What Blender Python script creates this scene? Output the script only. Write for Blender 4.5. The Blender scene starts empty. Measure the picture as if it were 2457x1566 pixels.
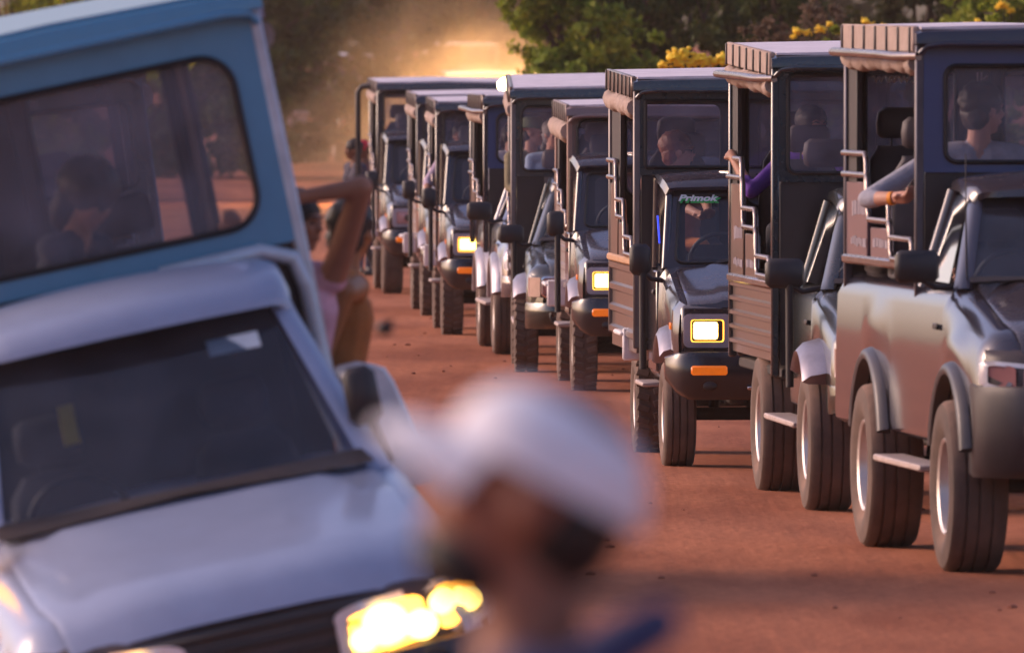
import bpy, bmesh, math, random
import numpy as np
from mathutils import Vector, Matrix, noise
random.seed(7); np.random.seed(7)
R = math.radians
sc = bpy.context.scene
C = sc.collection

# ---------------------------------------------------------------- camera, sky, sun, exposure
F, CX, YH, CAMH = 25814.0, 1228.5, 194.0, 2.5        # focal length, centre and horizon in photograph pixels; camera height in metres
cam_d = bpy.data.cameras.new('camera'); cam = bpy.data.objects.new('camera', cam_d); C.objects.link(cam)
cam.location = (0, 0, CAMH)
cam_d.sensor_width = 36; cam_d.lens = F / 2457 * 36
cam.rotation_euler = (R(90) - math.atan((783 - YH) / F), 0, 0)
cam_d.clip_start = .5; cam_d.clip_end = 5000
cam_d.dof.use_dof = True; cam_d.dof.focus_distance = 73
cam_d.dof.aperture_fstop = (cam_d.lens / 1000) / .055
cam_d.dof.aperture_blades = 0
sc.camera = cam

SUN_EL, SUN_AZ = 24, -72        # azimuth in degrees from the view direction, negative to the left
w = bpy.data.worlds.new('World'); sc.world = w; w.use_nodes = True
nt = w.node_tree; bg = nt.nodes['Background']
sky = nt.nodes.new('ShaderNodeTexSky'); sky.sky_type = 'NISHITA'; sky.sun_disc = False
sky.sun_elevation = R(SUN_EL); sky.sun_rotation = R(SUN_AZ); sky.dust_density = 3.0; sky.air_density = 1.0
tint = nt.nodes.new('ShaderNodeMix'); tint.data_type = 'RGBA'; tint.blend_type = 'MULTIPLY'
tint.inputs[0].default_value = 1; tint.inputs[7].default_value = (.95, .82, .97, 1)
nt.links.new(sky.outputs[0], tint.inputs[6]); nt.links.new(tint.outputs[2], bg.inputs[0])
bg.inputs[1].default_value = .125
sun_d = bpy.data.lights.new('sun', 'SUN'); sun = bpy.data.objects.new('sun', sun_d); C.objects.link(sun)
sun_d.energy = .95; sun_d.angle = R(22); sun_d.color = (1, .70, .48)
sd = Vector((math.sin(R(SUN_AZ)) * math.cos(R(SUN_EL)), math.cos(R(SUN_AZ)) * math.cos(R(SUN_EL)), math.sin(R(SUN_EL))))
sun.rotation_euler = sd.to_track_quat('Z', 'Y').to_euler()
sc.view_settings.view_transform = 'Standard'; sc.view_settings.look = 'None'
sc.view_settings.exposure = 0.8; sc.view_settings.gamma = 1
cy = sc.cycles
cy.max_bounces = 8; cy.diffuse_bounces = 3; cy.glossy_bounces = 4; cy.transmission_bounces = 4; cy.transparent_max_bounces = 20
cy.volume_bounces = 1; cy.caustics_reflective = False; cy.caustics_refractive = False; cy.sample_clamp_indirect = 4
cy.use_denoising = True

def W(px, py, Y):
    """a photograph pixel at a known distance Y -> world point"""
    return Vector(((px - CX) / F * Y, Y, CAMH - (py - YH) / F * Y))

# ---------------------------------------------------------------- materials
MATS = {}
DUST = (.36, .20, .135, 1)
def mat(name, col, rough=.5, metal=0., dust=0., coat=0., emit=None, bump=0., nscale=6., var=.18, spec=.5, low=0.):
    if name in MATS: return MATS[name]
    m = bpy.data.materials.new(name); m.use_nodes = True; MATS[name] = m
    n, l = m.node_tree.nodes, m.node_tree.links
    b = n['Principled BSDF']
    b.inputs['Roughness'].default_value = rough; b.inputs['Metallic'].default_value = metal
    b.inputs['Coat Weight'].default_value = coat; b.inputs['Coat Roughness'].default_value = .12
    b.inputs['Specular IOR Level'].default_value = spec
    if emit:
        b.inputs['Emission Color'].default_value = (*emit[0], 1); b.inputs['Emission Strength'].default_value = emit[1]
    tc = n.new('ShaderNodeTexCoord')
    no = n.new('ShaderNodeTexNoise'); no.inputs['Scale'].default_value = nscale; no.inputs['Detail'].default_value = 6; no.inputs['Roughness'].default_value = .65
    l.new(tc.outputs['Object'], no.inputs['Vector'])
    mr = n.new('ShaderNodeMapRange'); mr.inputs['From Min'].default_value = .3; mr.inputs['From Max'].default_value = .7
    mr.inputs['To Min'].default_value = 1 - var; mr.inputs['To Max'].default_value = 1 + var
    l.new(no.outputs[0], mr.inputs['Value'])
    mx = n.new('ShaderNodeMix'); mx.data_type = 'RGBA'; mx.blend_type = 'MULTIPLY'; mx.inputs[0].default_value = 1
    mx.inputs[6].default_value = (*col, 1); l.new(mr.outputs[0], mx.inputs[7])
    out = mx.outputs[2]
    if dust > 0:
        n2 = n.new('ShaderNodeTexNoise'); n2.inputs['Scale'].default_value = 3.1; n2.inputs['Detail'].default_value = 8; n2.inputs['Roughness'].default_value = .7
        l.new(tc.outputs['Object'], n2.inputs['Vector'])
        g = n.new('ShaderNodeNewGeometry'); sx = n.new('ShaderNodeSeparateXYZ'); l.new(g.outputs['Normal'], sx.inputs[0])
        up = n.new('ShaderNodeMapRange'); up.inputs['From Min'].default_value = .1; up.inputs['From Max'].default_value = 1; up.inputs['To Min'].default_value = .35; up.inputs['To Max'].default_value = 1.3
        l.new(sx.outputs[2], up.inputs['Value'])
        r2 = n.new('ShaderNodeMapRange'); r2.inputs['From Min'].default_value = .32; r2.inputs['From Max'].default_value = .72; r2.inputs['To Min'].default_value = dust * .35; r2.inputs['To Max'].default_value = dust * 1.1
        l.new(n2.outputs[0], r2.inputs['Value'])
        mu = n.new('ShaderNodeMath'); mu.operation = 'MULTIPLY'; mu.use_clamp = True
        l.new(up.outputs[0], mu.inputs[0]); l.new(r2.outputs[0], mu.inputs[1])
        dm = n.new('ShaderNodeMix'); dm.data_type = 'RGBA'; l.new(mu.outputs[0], dm.inputs[0]); l.new(out, dm.inputs[6]); dm.inputs[7].default_value = DUST
        out = dm.outputs[2]
        rr = n.new('ShaderNodeMapRange'); rr.inputs['To Min'].default_value = rough; rr.inputs['To Max'].default_value = .85
        l.new(mu.outputs[0], rr.inputs['Value']); l.new(rr.outputs[0], b.inputs['Roughness'])
        if coat:
            cr = n.new('ShaderNodeMapRange'); cr.inputs['To Min'].default_value = coat; cr.inputs['To Max'].default_value = 0
            l.new(mu.outputs[0], cr.inputs['Value']); l.new(cr.outputs[0], b.inputs['Coat Weight'])
        if metal:
            cr = n.new('ShaderNodeMapRange'); cr.inputs['To Min'].default_value = metal; cr.inputs['To Max'].default_value = 0
            l.new(mu.outputs[0], cr.inputs['Value']); l.new(cr.outputs[0], b.inputs['Metallic'])
    l.new(out, b.inputs['Base Color'])
    if bump:
        n3 = n.new('ShaderNodeTexNoise'); n3.inputs['Scale'].default_value = nscale * 4; n3.inputs['Detail'].default_value = 4
        l.new(tc.outputs['Object'], n3.inputs['Vector'])
        bp = n.new('ShaderNodeBump'); bp.inputs['Strength'].default_value = bump; bp.inputs['Distance'].default_value = .02
        l.new(n3.outputs[0], bp.inputs['Height']); l.new(bp.outputs[0], b.inputs['Normal'])
    return m

def glass(name, tint=(.80, .80, .86), dust=.06, gloss=1.0):
    if name in MATS: return MATS[name]
    m = bpy.data.materials.new(name); m.use_nodes = True; MATS[name] = m
    n, l = m.node_tree.nodes, m.node_tree.links
    n.remove(n['Principled BSDF']); o = n['Material Output']
    t = n.new('ShaderNodeBsdfTransparent'); t.inputs[0].default_value = (*tint, 1)
    gl = n.new('ShaderNodeBsdfGlossy'); gl.inputs['Roughness'].default_value = .06; gl.inputs[0].default_value = (gloss, gloss, gloss, 1)
    fr = n.new('ShaderNodeFresnel'); fr.inputs[0].default_value = 1.5
    df = n.new('ShaderNodeBsdfDiffuse'); df.inputs[0].default_value = (.38, .38, .48, 1)  # dust film; its blue-grey also stands in for sky reflected in the pane
    tc = n.new('ShaderNodeTexCoord'); no = n.new('ShaderNodeTexNoise'); no.inputs['Scale'].default_value = 4; no.inputs['Detail'].default_value = 7
    l.new(tc.outputs['Object'], no.inputs['Vector'])
    mr = n.new('ShaderNodeMapRange'); mr.inputs['From Min'].default_value = .3; mr.inputs['From Max'].default_value = .75; mr.inputs['To Min'].default_value = dust * .5; mr.inputs['To Max'].default_value = dust * 1.6
    l.new(no.outputs[0], mr.inputs['Value'])
    m1 = n.new('ShaderNodeMixShader'); l.new(mr.outputs[0], m1.inputs[0]); l.new(t.outputs[0], m1.inputs[1]); l.new(df.outputs[0], m1.inputs[2])
    m2 = n.new('ShaderNodeMixShader'); l.new(fr.outputs[0], m2.inputs[0]); l.new(m1.outputs[0], m2.inputs[1]); l.new(gl.outputs[0], m2.inputs[2])
    l.new(m2.outputs[0], o.inputs['Surface'])
    return m

def leafmat(name, c1, c2, c3):
    if name in MATS: return MATS[name]
    m = bpy.data.materials.new(name); m.use_nodes = True; MATS[name] = m
    n, l = m.node_tree.nodes, m.node_tree.links
    b = n['Principled BSDF']; o = n['Material Output']
    g = n.new('ShaderNodeNewGeometry'); cr = n.new('ShaderNodeValToRGB')
    cr.color_ramp.elements[0].color = (*c1, 1); cr.color_ramp.elements[1].color = (*c3, 1)
    e = cr.color_ramp.elements.new(.55); e.color = (*c2, 1)
    tc = n.new('ShaderNodeTexCoord'); no = n.new('ShaderNodeTexNoise'); no.inputs['Scale'].default_value = 1.1; no.inputs['Detail'].default_value = 3
    l.new(tc.outputs['Object'], no.inputs['Vector'])
    ad = n.new('ShaderNodeMath'); ad.operation = 'MULTIPLY_ADD'; ad.inputs[1].default_value = .55
    sb = n.new('ShaderNodeMath'); sb.operation = 'MULTIPLY_ADD'; sb.inputs[1].default_value = 1.6; sb.inputs[2].default_value = -.55
    l.new(no.outputs[0], sb.inputs[0]); l.new(g.outputs['Random Per Island'], ad.inputs[0]); l.new(sb.outputs[0], ad.inputs[2])
    l.new(ad.outputs[0], cr.inputs[0]); l.new(cr.outputs[0], b.inputs['Base Color'])
    b.inputs['Roughness'].default_value = .6; b.inputs['Specular IOR Level'].default_value = .25
    tr = n.new('ShaderNodeBsdfTranslucent'); l.new(cr.outputs[0], tr.inputs[0])
    mx = n.new('ShaderNodeMixShader'); mx.inputs[0].default_value = .4
    l.new(b.outputs[0], mx.inputs[1]); l.new(tr.outputs[0], mx.inputs[2]); l.new(mx.outputs[0], o.inputs['Surface'])
    return m

# ---------------------------------------------------------------- mesh helpers
class MB:
    def __init__(s): s.v = []; s.f = []
    def add(s, vs, fs):
        o = len(s.v); s.v += [tuple(v) for v in vs]; s.f += [tuple(i + o for i in f) for f in fs]; return s
    def box(s, c, d, b=.0, rot=None):
        """chamfered box: centre, full size, chamfer, optional Matrix"""
        hx, hy, hz = d[0] / 2, d[1] / 2, d[2] / 2
        b = min(b, hx * .9, hy * .9, hz * .9)
        if b <= 0:
            vs = [(x, y, z) for x in (-hx, hx) for y in (-hy, hy) for z in (-hz, hz)]
            fs = [(0, 1, 3, 2), (4, 6, 7, 5), (0, 4, 5, 1), (2, 3, 7, 6), (0, 2, 6, 4), (1, 5, 7, 3)]
        else:
            vs = []; idx = {}
            for i, sx in enumerate((-1, 1)):
                for j, sy in enumerate((-1, 1)):
                    for k, sz in enumerate((-1, 1)):
                        for a in range(3):
                            p = [sx * (hx - b), sy * (hy - b), sz * (hz - b)]
                            p[a] = (sx * hx, sy * hy, sz * hz)[a]
                            idx[i, j, k, a] = len(vs); vs.append(p)
            fs = []
            for a in range(3):
                for t in (0, 1):
                    def q(u, v_):
                        e = [0, 0, 0]; e[a] = t; e[(a + 1) % 3] = u; e[(a + 2) % 3] = v_
                        return idx[e[0], e[1], e[2], a]
                    f = (q(0, 0), q(1, 0), q(1, 1), q(0, 1)); fs.append(f if t else f[::-1])
            for a in range(3):
                a1, a2 = (a + 1) % 3, (a + 2) % 3
                for u in (0, 1):
                    for v_ in (0, 1):
                        def q(t, ax):
                            e = [0, 0, 0]; e[a] = t; e[a1] = u; e[a2] = v_
                            return idx[e[0], e[1], e[2], ax]
                        f = (q(0, a1), q(1, a1), q(1, a2), q(0, a2))
                        fs.append(f if (u == v_) else f[::-1])
            for i in (0, 1):
                for j in (0, 1):
                    for k in (0, 1):
                        f = (idx[i, j, k, 0], idx[i, j, k, 1], idx[i, j, k, 2])
                        fs.append(f if (i + j + k) % 2 == 1 else f[::-1])
        M = rot or Matrix.Identity(3); c = Vector(c)
        return s.add([c + M @ Vector(v) for v in vs], fs)
    def tube(s, pts, r, n=8, closed=False, rs=None):
        pts = [Vector(p) for p in pts]; N = len(pts)
        if N == 2 and not closed: pts = [pts[0], pts[0].lerp(pts[1], .5), pts[1]]; N = 3
        if rs is not None and len(rs) != N: rs = [rs[0], (rs[0] + rs[-1]) / 2, rs[-1]]
        rings = []; prev = None
        for i, p in enumerate(pts):
            a = pts[(i - 1) % N] if (closed or i > 0) else p
            b = pts[(i + 1) % N] if (closed or i < N - 1) else p
            t = (b - a).normalized()
            if prev is None:
                u = t.cross(Vector((0, 0, 1)))
                if u.length < .1: u = t.cross(Vector((1, 0, 0)))
                u.normalize()
            else:
                u = (prev - t * prev.dot(t)).normalized()
            prev = u; v = t.cross(u)
            rr = rs[i] if rs else r
            rings.append([p + (u * math.cos(2 * math.pi * k / n) + v * math.sin(2 * math.pi * k / n)) * rr for k in range(n)])
        return s.loft(rings, close_v=True, close_u=closed, cap=not closed)
    def loft(s, secs, close_v=False, close_u=False, cap=False):
        n = len(secs[0]); vs = [p for q in secs for p in q]; fs = []
        m = len(secs)
        for i in range(m if close_u else m - 1):
            j = (i + 1) % m
            for k in range(n if close_v else n - 1):
                k2 = (k + 1) % n
                fs.append((i * n + k, i * n + k2, j * n + k2, j * n + k))
        if cap:
            fs.append(tuple(range(n))[::-1]); fs.append(tuple((m - 1) * n + k for k in range(n)))
        return s.add(vs, fs)
    def lathe_x(s, prof, n=40, c=(0, 0, 0)):
        """profile [(x, r)] turned about the x axis"""
        secs = [[(c[0] + x, c[1] + r * math.cos(2 * math.pi * k / n), c[2] + r * math.sin(2 * math.pi * k / n)) for k in range(n)] for x, r in prof]
        return s.loft(secs, close_v=True)
    def ring(s, outer, inner, off):
        """plate between two loops of equal length, given thickness vector"""
        off = Vector(off); n = len(outer)
        o = [Vector(p) for p in outer]; i = [Vector(p) for p in inner]
        return s.loft([o, i, [p + off for p in i], [p + off for p in o]], close_v=True, close_u=True)
    def sphere(s, c, r, M=None, nu=14, nv=9):
        c = Vector(c); r = Vector((r, r, r)) if isinstance(r, (int, float)) else Vector(r); M = M or Matrix.Identity(3)
        vs = [c + M @ Vector((0, 0, r.z))]; 
        for i in range(1, nv):
            th = math.pi * i / nv
            for k in range(nu):
                ph = 2 * math.pi * k / nu
                vs.append(c + M @ Vector((r.x * math.sin(th) * math.cos(ph), r.y * math.sin(th) * math.sin(ph), r.z * math.cos(th))))
        vs.append(c + M @ Vector((0, 0, -r.z)))
        fs = [(0, 1 + k, 1 + (k + 1) % nu) for k in range(nu)]
        for i in range(nv - 2):
            for k in range(nu):
                a = 1 + i * nu + k; b = 1 + i * nu + (k + 1) % nu
                fs.append((a, a + nu, b + nu, b))
        last = len(vs) - 1; o = 1 + (nv - 2) * nu
        fs += [(o + (k + 1) % nu, o + k, last) for k in range(nu)]
        return s.add(vs, fs)
    def mesh(s, name, m=None, ang=38):
        me = bpy.data.meshes.new(name); me.from_pydata([tuple(v) for v in s.v], [], s.f); me.update()
        bm = bmesh.new(); bm.from_mesh(me); bmesh.ops.recalc_face_normals(bm, faces=bm.faces); bm.to_mesh(me); bm.free()
        me.shade_smooth(); me.set_sharp_from_angle(angle=R(ang))
        if m: me.materials.append(m)
        return me
    def build(s, name, m, parent=None, ang=38, loc=None):
        return link(name, s.mesh(name, m, ang), parent, loc)

def link(name, me, parent=None, loc=None, rot=None):
    o = bpy.data.objects.new(name, me); C.objects.link(o)
    if parent: o.parent = parent
    if loc is not None: o.location = loc
    if rot is not None: o.rotation_euler = rot
    return o
def tag(o, label, cat, group=None, kind=None):
    o['label'] = label
    if cat: o['category'] = cat
    if group: o['group'] = group
    if kind: o['kind'] = kind
    return o
def empty(name, loc=(0, 0, 0), rot=(0, 0, 0), parent=None):
    o = bpy.data.objects.new(name, None); C.objects.link(o); o.location = loc; o.rotation_euler = rot; o.empty_display_size = .2
    if parent: o.parent = parent
    return o

def rrect(x0, x1, z0, z1, r, n=6):
    """rounded rectangle loop in 2-D"""
    r = max(r, .001); pts = []
    for cx, cz, a0 in ((x1 - r, z1 - r, 0), (x0 + r, z1 - r, 90), (x0 + r, z0 + r, 180), (x1 - r, z0 + r, 270)):
        for k in range(n):
            a = R(a0 + 90 * k / (n - 1)); pts.append((cx + r * math.cos(a), cz + r * math.sin(a)))
    return pts
def xz(pts, y): return [Vector((p[0], y, p[1])) for p in pts]
def text(name, s, size, m, parent, loc, rot, shear=0, sx=1, ex=.002, bold=0):
    cu = bpy.data.curves.new(name, 'FONT'); cu.body = s; cu.size = size; cu.shear = shear; cu.extrude = ex; cu.offset = bold
    cu.align_x = 'CENTER'; cu.align_y = 'CENTER'; cu.materials.append(m)
    t = bpy.data.objects.new('tmp', cu); C.objects.link(t)
    me = bpy.data.meshes.new_from_object(t.evaluated_get(bpy.context.evaluated_depsgraph_get())); bpy.data.objects.remove(t)
    o = link(name, me, parent, loc, rot); o.scale = (sx, 1, 1)
    return o

# ---------------------------------------------------------------- ground
def smooth(a, b, x):
    t = min(1, max(0, (x - a) / (b - a))); return t * t * (3 - 2 * t)
def gz(x, y):
    z = 0.
    if y > 140: z += 6.0e-5 * (min(y, 300) - 140) ** 2 + (max(0, y - 300) * .0192 if y > 300 else 0) * (1 if y < 420 else 0) + (2.3 if y >= 420 else 0)
    # the verge on the left where the pale truck leans into a ditch (nearer than the frame shows)
    z += max(-1.1, min(0, (x + .10) * .2217)) * (1 - smooth(45.5, 49.5, y)) * smooth(20, 33, y)
    z += max(-.8, min(0, (x + 1.35) * .14)) * smooth(45.5, 49.5, y) * (1 - smooth(57, 66, y))
    z += .02 * noise.noise(Vector((x * .5, y * .12, 3)))*smooth(48, 60, y)
    return z
def make_ground():
    ys = list(np.linspace(-30, 30, 20)) + list(np.linspace(32, 60, 57)) + list(np.linspace(61, 145, 85)) + list(np.linspace(150, 430, 57)) + [480, 600, 900, 1500, 3000]
    xs = [-1500, -600, -250, -120, -60, -35, -24] + list(np.linspace(-18, 14, 97)) + [20, 30, 50, 110, 250, 600, 1500]
    mb = MB(); secs = [[(x, y, gz(x, y)) for x in xs] for y in ys]
    mb.loft(secs)
    m = bpy.data.materials.new('red_dirt'); m.use_nodes = True
    n, l = m.node_tree.nodes, m.node_tree.links; b = n['Principled BSDF']
    tc = n.new('ShaderNodeTexCoord')
    mp = n.new('ShaderNodeMapping'); mp.inputs['Scale'].default_value = (1, .22, 1); l.new(tc.outputs['Object'], mp.inputs[0])
    n1 = n.new('ShaderNodeTexNoise'); n1.inputs['Scale'].default_value = .9; n1.inputs['Detail'].default_value = 8; n1.inputs['Roughness'].default_value = .6
    l.new(mp.outputs[0], n1.inputs['Vector'])
    cr = n.new('ShaderNodeValToRGB'); cr.color_ramp.elements[0].position = .36; cr.color_ramp.elements[1].position = .66
    cr.color_ramp.elements[0].color = (.29, .085, .038, 1); cr.color_ramp.elements[1].color = (.50, .175, .083, 1)
    l.new(n1.outputs[0], cr.inputs[0])
    n2 = n.new('ShaderNodeTexNoise'); n2.inputs['Scale'].default_value = 14; n2.inputs['Detail'].default_value = 6
    l.new(tc.outputs['Object'], n2.inputs['Vector'])
    mr = n.new('ShaderNodeMapRange'); mr.inputs['From Min'].default_value = .3; mr.inputs['From Max'].default_value = .7; mr.inputs['To Min'].default_value = .8; mr.inputs['To Max'].default_value = 1.15
    l.new(n2.outputs[0], mr.inputs['Value'])
    mx = n.new('ShaderNodeMix'); mx.data_type = 'RGBA'; mx.blend_type = 'MULTIPLY'; mx.inputs[0].default_value = 1
    l.new(cr.outputs[0], mx.inputs[6]); l.new(mr.outputs[0], mx.inputs[7]); l.new(mx.outputs[2], b.inputs['Base Color'])
    b.inputs['Roughness'].default_value = .95; b.inputs['Specular IOR Level'].default_value = .15
    # wheel ruts and scuffs
    mp2 = n.new('ShaderNodeMapping'); mp2.inputs['Scale'].default_value = (3.2, .12, 1); mp2.inputs['Rotation'].default_value = (0, 0, R(-3)); l.new(tc.outputs['Object'], mp2.inputs[0])
    n3 = n.new('ShaderNodeTexNoise'); n3.inputs['Scale'].default_value = 1.6; n3.inputs['Detail'].default_value = 6; l.new(mp2.outputs[0], n3.inputs['Vector'])
    ad = n.new('ShaderNodeMath'); ad.operation = 'ADD'; l.new(n3.outputs[0], ad.inputs[0]); l.new(n2.outputs[0], ad.inputs[1])
    bp = n.new('ShaderNodeBump'); bp.inputs['Strength'].default_value = .35; bp.inputs['Distance'].default_value = .04
    l.new(ad.outputs[0], bp.inputs['Height']); l.new(bp.outputs[0], b.inputs['Normal'])
    o = mb.build('ground', m, ang=180); o['kind'] = 'structure'
make_ground()

# ---------------------------------------------------------------- vehicle pieces
M_TYRE = mat('tyre_rubber', (.06, .048, .042), .85, dust=.75, var=.25)
M_TYRE2 = mat('tyre_rubber_dark', (.035, .032, .031), .8, dust=.25, var=.25)
M_RIM = mat('steel_rim', (.62, .60, .60), .35, .85, dust=.35)
M_BLACK = mat('black_plastic', (.014, .013, .016), .5, dust=.06)
M_UNDER = mat('underbody', (.02, .017, .016), .8, dust=.12)
M_CHROME = mat('chrome', (.75, .74, .76), .14, 1., dust=.12)
M_RAIL = mat('rail_tube', (.26, .22, .21), .22, .85, dust=.12)
M_CANVAS = mat('canvas', (.36, .28, .24), .9, dust=.25, bump=.4, nscale=9)
M_ROOFTOP = mat('roof_sheet', (.80, .70, .72), .5, dust=.12, bump=.15)
M_SEAT = mat('seat_fabric', (.03, .026, .03), .8, var=.25)
M_SEAT2 = mat('seat_vinyl', (.055, .045, .052), .6, var=.2)
M_RUBBER = mat('window_seal', (.012, .012, .013), .6)
M_AMBER = mat('amber_lens', (.62, .13, .012), .25, emit=((1, .20, .01), .25))
M_WHITE = mat('white_paint_part', (.74, .72, .74), .45, dust=.15)
M_PINKLENS = mat('unlit_lens', (.62, .30, .28), .12, .0, coat=.8, spec=.8)
M_REFL = mat('reflector', (.85, .83, .80), .18, 1.)
M_LIT = mat('lit_lens', (1, .9, .7), .4, emit=((1, .64, .13), 4.5))
M_LITRIM = mat('lit_rim', (1, .65, .2), .4, emit=((1, .40, .035), 1.7))
M_LITRIM2 = mat('lit_rim_orange', (1, .5, .1), .4, emit=((1, .40, .05), 3.5))
M_PAPER = mat('sticker_white', (.75, .78, .78), .6)
M_GREEN = mat('sticker_green', (.06, .55, .13), .5)
M_RED = mat('sticker_red', (.75, .04, .03), .5)
M_LETTER = mat('pale_lettering', (.24, .21, .25), .6)
M_GLASS = glass('window_glass', (.74, .74, .82), .21)  # stronger film: painted sky haze on top of the dust
M_WS = glass('windscreen_glass', (.60, .64, .70), .06)
M_SILVERFL = mat('silver_flare', (.30, .285, .33), .3, .6, dust=.12)

_tyres = {}
def tyre_mesh(r, w, lug, m):
    key = (r, w, lug, m.name)
    if key in _tyres: return _tyres[key]
    mb = MB(); h = w / 2; ri = r * .56
    prof = [(-h * .72, ri), (-h * .98, ri + (r - ri) * .3), (-h, r * .83), (-h * .93, r * .945), (-h * .80, r * .985)]
    g = .012
    if lug: prof += [(-h * .2, r * .97), (h * .2, r * .97)]
    else:
        for x in (-.5, -.08, .38):
            prof += [(h * (x - .03), r), (h * (x - .02), r - g), (h * (x + .06), r - g), (h * (x + .07), r)]
    prof += [(h * .80, r * .985), (h * .93, r * .945), (h, r * .83), (h * .98, ri + (r - ri) * .3), (h * .72, ri)]
    mb.lathe_x(prof, 48)
    n = 26
    for i in range(n):
        a = 2 * math.pi * i / n
        rot = Matrix.Rotation(a, 3, 'X')
        if lug:
            for sx in (-1, 1):
                aa = a + (math.pi / n if sx > 0 else 0); rt = Matrix.Rotation(aa, 3, 'X')
                mb.box(rt @ Vector((sx * h * .52, 0, r * .978)), (h * .82, .045, .03), .005, rt @ Matrix.Rotation(sx * .3, 3, 'Z'))
        else:
            pass
    _tyres[key] = mb.mesh('tyre', m, 35); return _tyres[key]
_rims = {}
def rim_mesh(r, w):
    key = (r, w)
    if key in _rims: return _rims[key]
    mb = MB(); h = w / 2; ri = r * .57
    mb.lathe_x([(-h * .78, ri), (-h * .86, ri * .97), (-h * .80, ri * .9), (-h * .3, ri * .84), (-h * .25, ri * .5), (-h * .55, ri * .3), (-h * .6, ri * .01)], 32)
    mb.lathe_x([(h * .78, ri), (h * .86, ri * .97), (h * .5, ri * .9), (h * .2, ri * .84), (h * .15, ri * .5), (h * .4, ri * .3), (h * .4, ri * .01)], 32)
    for k in range(6):
        a = 2 * math.pi * k / 6
        mb.box((-h * .36, ri * .42 * math.cos(a), ri * .42 * math.sin(a)), (.03, .03, .03), .006)
    _rims[key] = mb.mesh('rim', M_RIM); return _rims[key]
def wheel(root, x, y, r, w, lug=False, m=None, steer=0):
    e = empty('wheel', (x, y, r * .985), (0, 0, steer if x < 0 else steer), root)
    if x > 0: e.rotation_euler = (0, 0, math.pi + steer)
    link('tyre', tyre_mesh(r, w, lug, m or M_TYRE), e); link('rim', rim_mesh(r, w), e)
    return e

_seats = {}
def seat(parent, x, y, z, m, wd=.44, hr=True, hgt=.56):
    key = (m.name, wd, hgt)
    if key not in _seats:
        mb = MB(); mb.box((0, 0, .06), (wd, .46, .14), .05)
        rot = Matrix.Rotation(R(-8), 3, 'X')
        secs = []
        for t in (0, .12, .5, .85, .97, 1):
            ww = wd / 2 * (1 - .25 * max(0, t - .6) / .4) * (1 if t < .97 else .8)
            th = .06 * (1 if t < .97 else .4)
            secs.append([Vector((px * ww, .2 + .1 * t + py * th, .06 + hgt * t)) for px, py in ((-1, -.5), (-.85, -1), (.85, -1), (1, -.5), (1, .5), (.85, 1), (-.85, 1), (-1, .5))])
        mb.loft(secs, close_v=True, cap=True)
        me = mb.mesh('seat', m, 50)
        hb = MB()
        secs = []
        for t, k in ((0, .75), (.1, .95), (.5, 1), (.85, .93), (1, .7)):
            secs.append([Vector((px * .135 * k, .31 + py * .05 * k, .10 + hgt + .17 * t)) for px, py in ((-1, -.5), (-.8, -1), (.8, -1), (1, -.5), (1, .5), (.8, 1), (-.8, 1), (-1, .5))])
        hb.loft(secs, close_v=True, cap=True)
        for sx in (-.05, .05): hb.tube([(sx, .31, hgt), (sx, .31, .14 + hgt)], .007, 6)
        _seats[key] = (me, hb.mesh('headrest', m, 50))
    s = link('seat', _seats[key][0], parent, (x, y, z))
    if hr: link('headrest', _seats[key][1], s)
    return s

def ring_window(parent, pname, x0, x1, z0, z1, ox0, ox1, oz0, oz1, y, th, m, rad, gm, tilt=None, seal=.014, nm='window_pane'):
    """framed opening in the XZ plane with seal and pane"""
    o = xz(rrect(ox0, ox1, oz0, oz1, .015), y); i = xz(rrect(x0, x1, z0, z1, rad), y)
    mb = MB(); mb.ring(o, i, (0, th, 0)); p = mb.build(pname, m, parent, 30)
    sb = MB(); sb.tube(xz(rrect(x0, x1, z0, z1, rad, 8), y - .004), seal, 6, closed=True); sb.build('window_seal', M_RUBBER, p, 60)
    gb = MB(); g = xz(rrect(x0 - .004, x1 + .004, z0 - .004, z1 + .004, rad), y + th * .4); n = len(g)
    gb.add(g, [tuple(range(n))]); gb.build(nm, gm, p)
    return p

def corrug(mb, x, y0, y1, z0, z1, n, out, th=.025):
    """side panel with n horizontal pressed ribs"""
    pts = []; dz = (z1 - z0) / n
    for i in range(n):
        a = z0 + i * dz
        pts += [(0, a), (0, a + dz * .55), (out * .022, a + dz * .66), (out * .022, a + dz * .9), (0, a + dz)]
    a = [Vector((x + p[0], y0, p[1])) for p in pts]; b = [Vector((x + p[0], y1, p[1])) for p in pts]
    a2 = [Vector((x - out * th, y0, p[1])) for p in reversed(pts)]; b2 = [Vector((x - out * th, y1, p[1])) for p in reversed(pts)]
    mb.loft([a + a2, b + b2], close_v=True, cap=True)

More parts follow.
